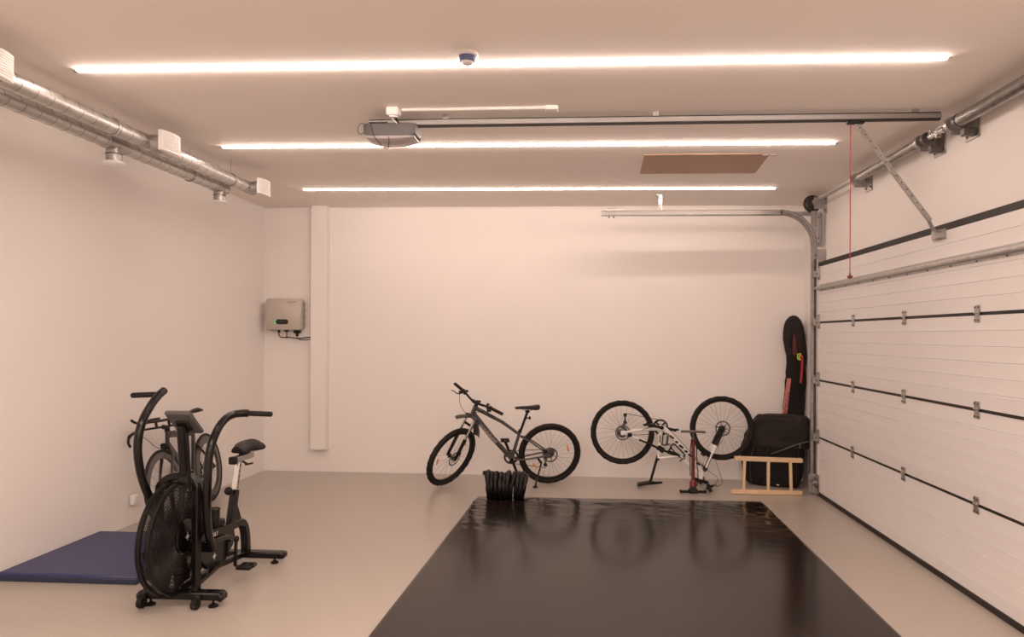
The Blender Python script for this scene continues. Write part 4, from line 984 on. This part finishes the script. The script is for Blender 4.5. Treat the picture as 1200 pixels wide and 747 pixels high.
# ------------------------------------------------------------------ bags in the far right corner
def blob(secs_def, n=40, wob=.01, seed=0., pw=3.2):
    secs = []
    for (cx_, cy_, z, rx, ry) in secs_def:
        sec = []
        for j in range(n):
            a = 2*PI*j/n; c, s = math.cos(a), math.sin(a)
            k = (abs(c)**pw+abs(s)**pw)**(-1/pw)
            x, y = cx_+rx*k*c, cy_+ry*k*s
            w = wob*noise.noise(V((x*7+seed, y*7, z*9)))+wob*.6*noise.noise(V((x*16+seed, y*16, z*20)))
            sec.append((x+w*c, y+w*s, z+w*.5))
        secs.append(sec)
    return secs
def interp(defs, k=5):
    out = []
    for i in range(len(defs)-1):
        for j in range(k):
            t_ = j/k; out.append(tuple(a+(b-a)*(t_*t_*(3-2*t_)*.5+t_*.5) for a, b in zip(defs[i], defs[i+1])))
    return out+[defs[-1]]
T = thing('travel_bag', 'bulky black fabric travel bag on the floor in the corner behind the ladder', 'bag', (0, 0, 0))
def by(x): return 7.90-(x-2.12)*.35                        # the bag stands a little askew
def skew(secs): return [[(x, y-(x-2.12)*.35, z) for x, y, z in q] for q in secs]
mb = MB()
mb.loft(skew(blob(interp([(2.13, 7.90, .004, .22, .08), (2.13, 7.90, .02, .25, .10), (2.125, 7.90, .10, .285, .12), (2.12, 7.90, .30, .315, .125), (2.135, 7.90, .48, .305, .125), (2.17, 7.90, .60, .28, .12), (2.185, 7.90, .70, .25, .10), (2.19, 7.90, .74, .2, .07), (2.19, 7.90, .75, .05, .02)], 6), 56, .016, 1.)))
obj('bag_body', mb, 'fabric', T, ang=70)
mb = MB()                                                  # cover draped over the top
mb.loft(skew(blob(interp([(2.165, 7.895, .44, .322, .142), (2.17, 7.895, .46, .327, .148), (2.18, 7.895, .56, .32, .146), (2.20, 7.90, .66, .295, .135), (2.22, 7.90, .745, .268, .115), (2.225, 7.90, .785, .225, .085), (2.23, 7.90, .795, .09, .03)], 6), 56, .018, 5.)))
obj('bag_cover', mb, 'fabric2', T, ang=70)
fl_ = [(.4, 1), (-.4, 1), (-.4, -1), (.4, -1)]
for x0, x1, x2 in ((1.90, 1.885, 1.92), (2.03, 2.04, 2.05), (2.32, 2.34, 2.35)):
    mb = MB(); mb.tube(spline([(x0, by(x0)-.105, .03), (x1, by(x1)-.132, .15), (x1, by(x1)-.138, .30), (x2, by(x2)-.14, .46)]), .014, sec=fl_, hint=(1, 0, 0)); obj('strap', mb, 'seal', T)
mb = MB(); mb.tube(spline([(2.08, by(2.08)-.15, .37), (2.20, by(2.2)-.17, .43), (2.32, by(2.32)-.165, .49), (2.43, 7.60, .535)]), .006, 6); mb.box((2.355, by(2.355)-.17, .48), (.014, .012, .06), ch=.003); obj('handle_strap', mb, 'darkmetal', T)
mb = MB(); mb.ball((2.16, by(2.16)-.115, .03), (.02, .012, .012)); obj('metal_stud', mb, 'silver', T)

T = thing('ski_bag', 'tall black ski bag with hooded top standing in the corner behind the travel bag', 'ski bag', (0, 0, 0))
mb = MB()
mb.loft(blob(interp([(2.405, 8.10, .012, .10, .05), (2.405, 8.10, .4, .11, .05), (2.415, 8.095, .8, .118, .055), (2.43, 8.07, 1.2, .112, .075), (2.435, 8.065, 1.45, .105, .075)]), 32, .01, 3., 2.4))
obj('bag_body', mb, 'fabric', T, ang=70)
mb = MB(); N = 26; secs = []                               # hood: open in front, folds over the tips
for z, cx_, w, op in ((1.34, 2.445, .10, .10), (1.42, 2.44, .112, .16), (1.52, 2.425, .122, .28), (1.62, 2.41, .122, .28), (1.70, 2.405, .118, .14), (1.77, 2.40, .108, .0), (1.83, 2.40, .085, 0), (1.875, 2.402, .05, 0), (1.89, 2.404, .015, 0)):
    sec = []
    for j in range(N):
        a = 2*PI*j/N-PI/2; c, s = math.cos(a), math.sin(a)
        y = 8.06+.08*(w/.12)*s; x = cx_+w*c
        if s < 0: y += op*.16*max(0, 1-abs(c+.25)*2.6)
        q = .008*noise.noise(V((x*12, y*12, z*10))); sec.append((x+q, y+q*.5, z))
    secs.append(sec)
mb.loft(secs); obj('hood', mb, 'fabric2', T, ang=70)
mb = MB(); mb.loft(blob(interp([(2.402, 8.02, 1.40, .022, .018), (2.398, 8.0, 1.5, .024, .02), (2.392, 7.995, 1.6, .016, .014), (2.39, 8.0, 1.68, .005, .005)], 3), 14, .002)); obj('lining', mb, 'lining', T, label='dark red lining in the hood opening')
mb = MB(); mb.tube(spline([(2.452, 7.985, 1.46), (2.475, 7.98, 1.40), (2.47, 7.98, 1.25), (2.462, 7.985, 1.13)]), .011, sec=[(.3, 1), (-.3, 1), (-.3, -1), (.3, -1)], hint=(0, 1, 0)); mb.ball((2.468, 7.978, 1.42), (.018, .008, .026)); obj('strap', mb, 'redcord', T, label='bright red strap')
mb = MB(); mb.tube([(2.425, 7.98, 1.405), (2.425, 7.98, 1.455), (2.46, 7.98, 1.46), (2.458, 7.98, 1.44), (2.44, 7.98, 1.435), (2.44, 7.98, 1.41), (2.455, 7.98, 1.40), (2.455, 7.98, 1.39), (2.435, 7.98, 1.395)], .006, 6, closed=True); obj('buckle', mb, 'yellow', T, label='lime yellow buckle')
mb = MB(); mb.loft([[(2.27, 8.03, .74), (2.325, 8.03, .74), (2.325, 8.045, .74), (2.27, 8.045, .74)], [(2.30, 8.02, .98), (2.345, 8.02, .98), (2.345, 8.035, .98), (2.30, 8.035, .98)], [(2.325, 8.01, 1.18), (2.365, 8.01, 1.18), (2.365, 8.03, 1.18), (2.325, 8.03, 1.18)]]); pk = obj('printed_strip', mb, 'pink', T, label='red strip with black script print')
mb = MB()
for k in range(5):
    z = .78+k*.055; x = 2.302+(z-.74)*.12
    mb.tube([(x+.017*math.cos(a)*(1 if k % 2 else .8), 8.026-(z-.74)*.045, z+.020*math.sin(a)) for a in [2*PI*i/12+k for i in range(10)]], .004, 4)
obj('script_print', mb, 'dprint', pk)

# ------------------------------------------------------------------ camera and view
cam = bpy.data.cameras.new('camera'); co = bpy.data.objects.new('camera', cam); col.objects.link(co)
yaw = math.atan(50/820.); roll = .005
fwd = V((-math.sin(yaw), math.cos(yaw), 0)); rt = V((math.cos(yaw), math.sin(yaw), 0)); up = V((0, 0, 1))
r2 = rt*math.cos(roll)+up*math.sin(roll); u2 = up*math.cos(roll)-rt*math.sin(roll)
mw = Matrix((r2, u2, -fwd)).transposed().to_4x4(); mw.translation = (0, 0, 1.65); co.matrix_world = mw
cam.sensor_width = 36; cam.sensor_fit = 'HORIZONTAL'; cam.lens = 820/1200*36
cam.shift_x = -30/1200; cam.shift_y = (393.25-373.5)/1200; cam.clip_start = .05
sc = bpy.context.scene; sc.camera = co
w = bpy.data.worlds.new('world'); sc.world = w; w.use_nodes = True
w.node_tree.nodes['Background'].inputs['Color'].default_value = (.02, .017, .015, 1)
sc.view_settings.view_transform = 'Standard'; sc.view_settings.look = 'None'; sc.view_settings.exposure = 0.; sc.view_settings.gamma = 1.12
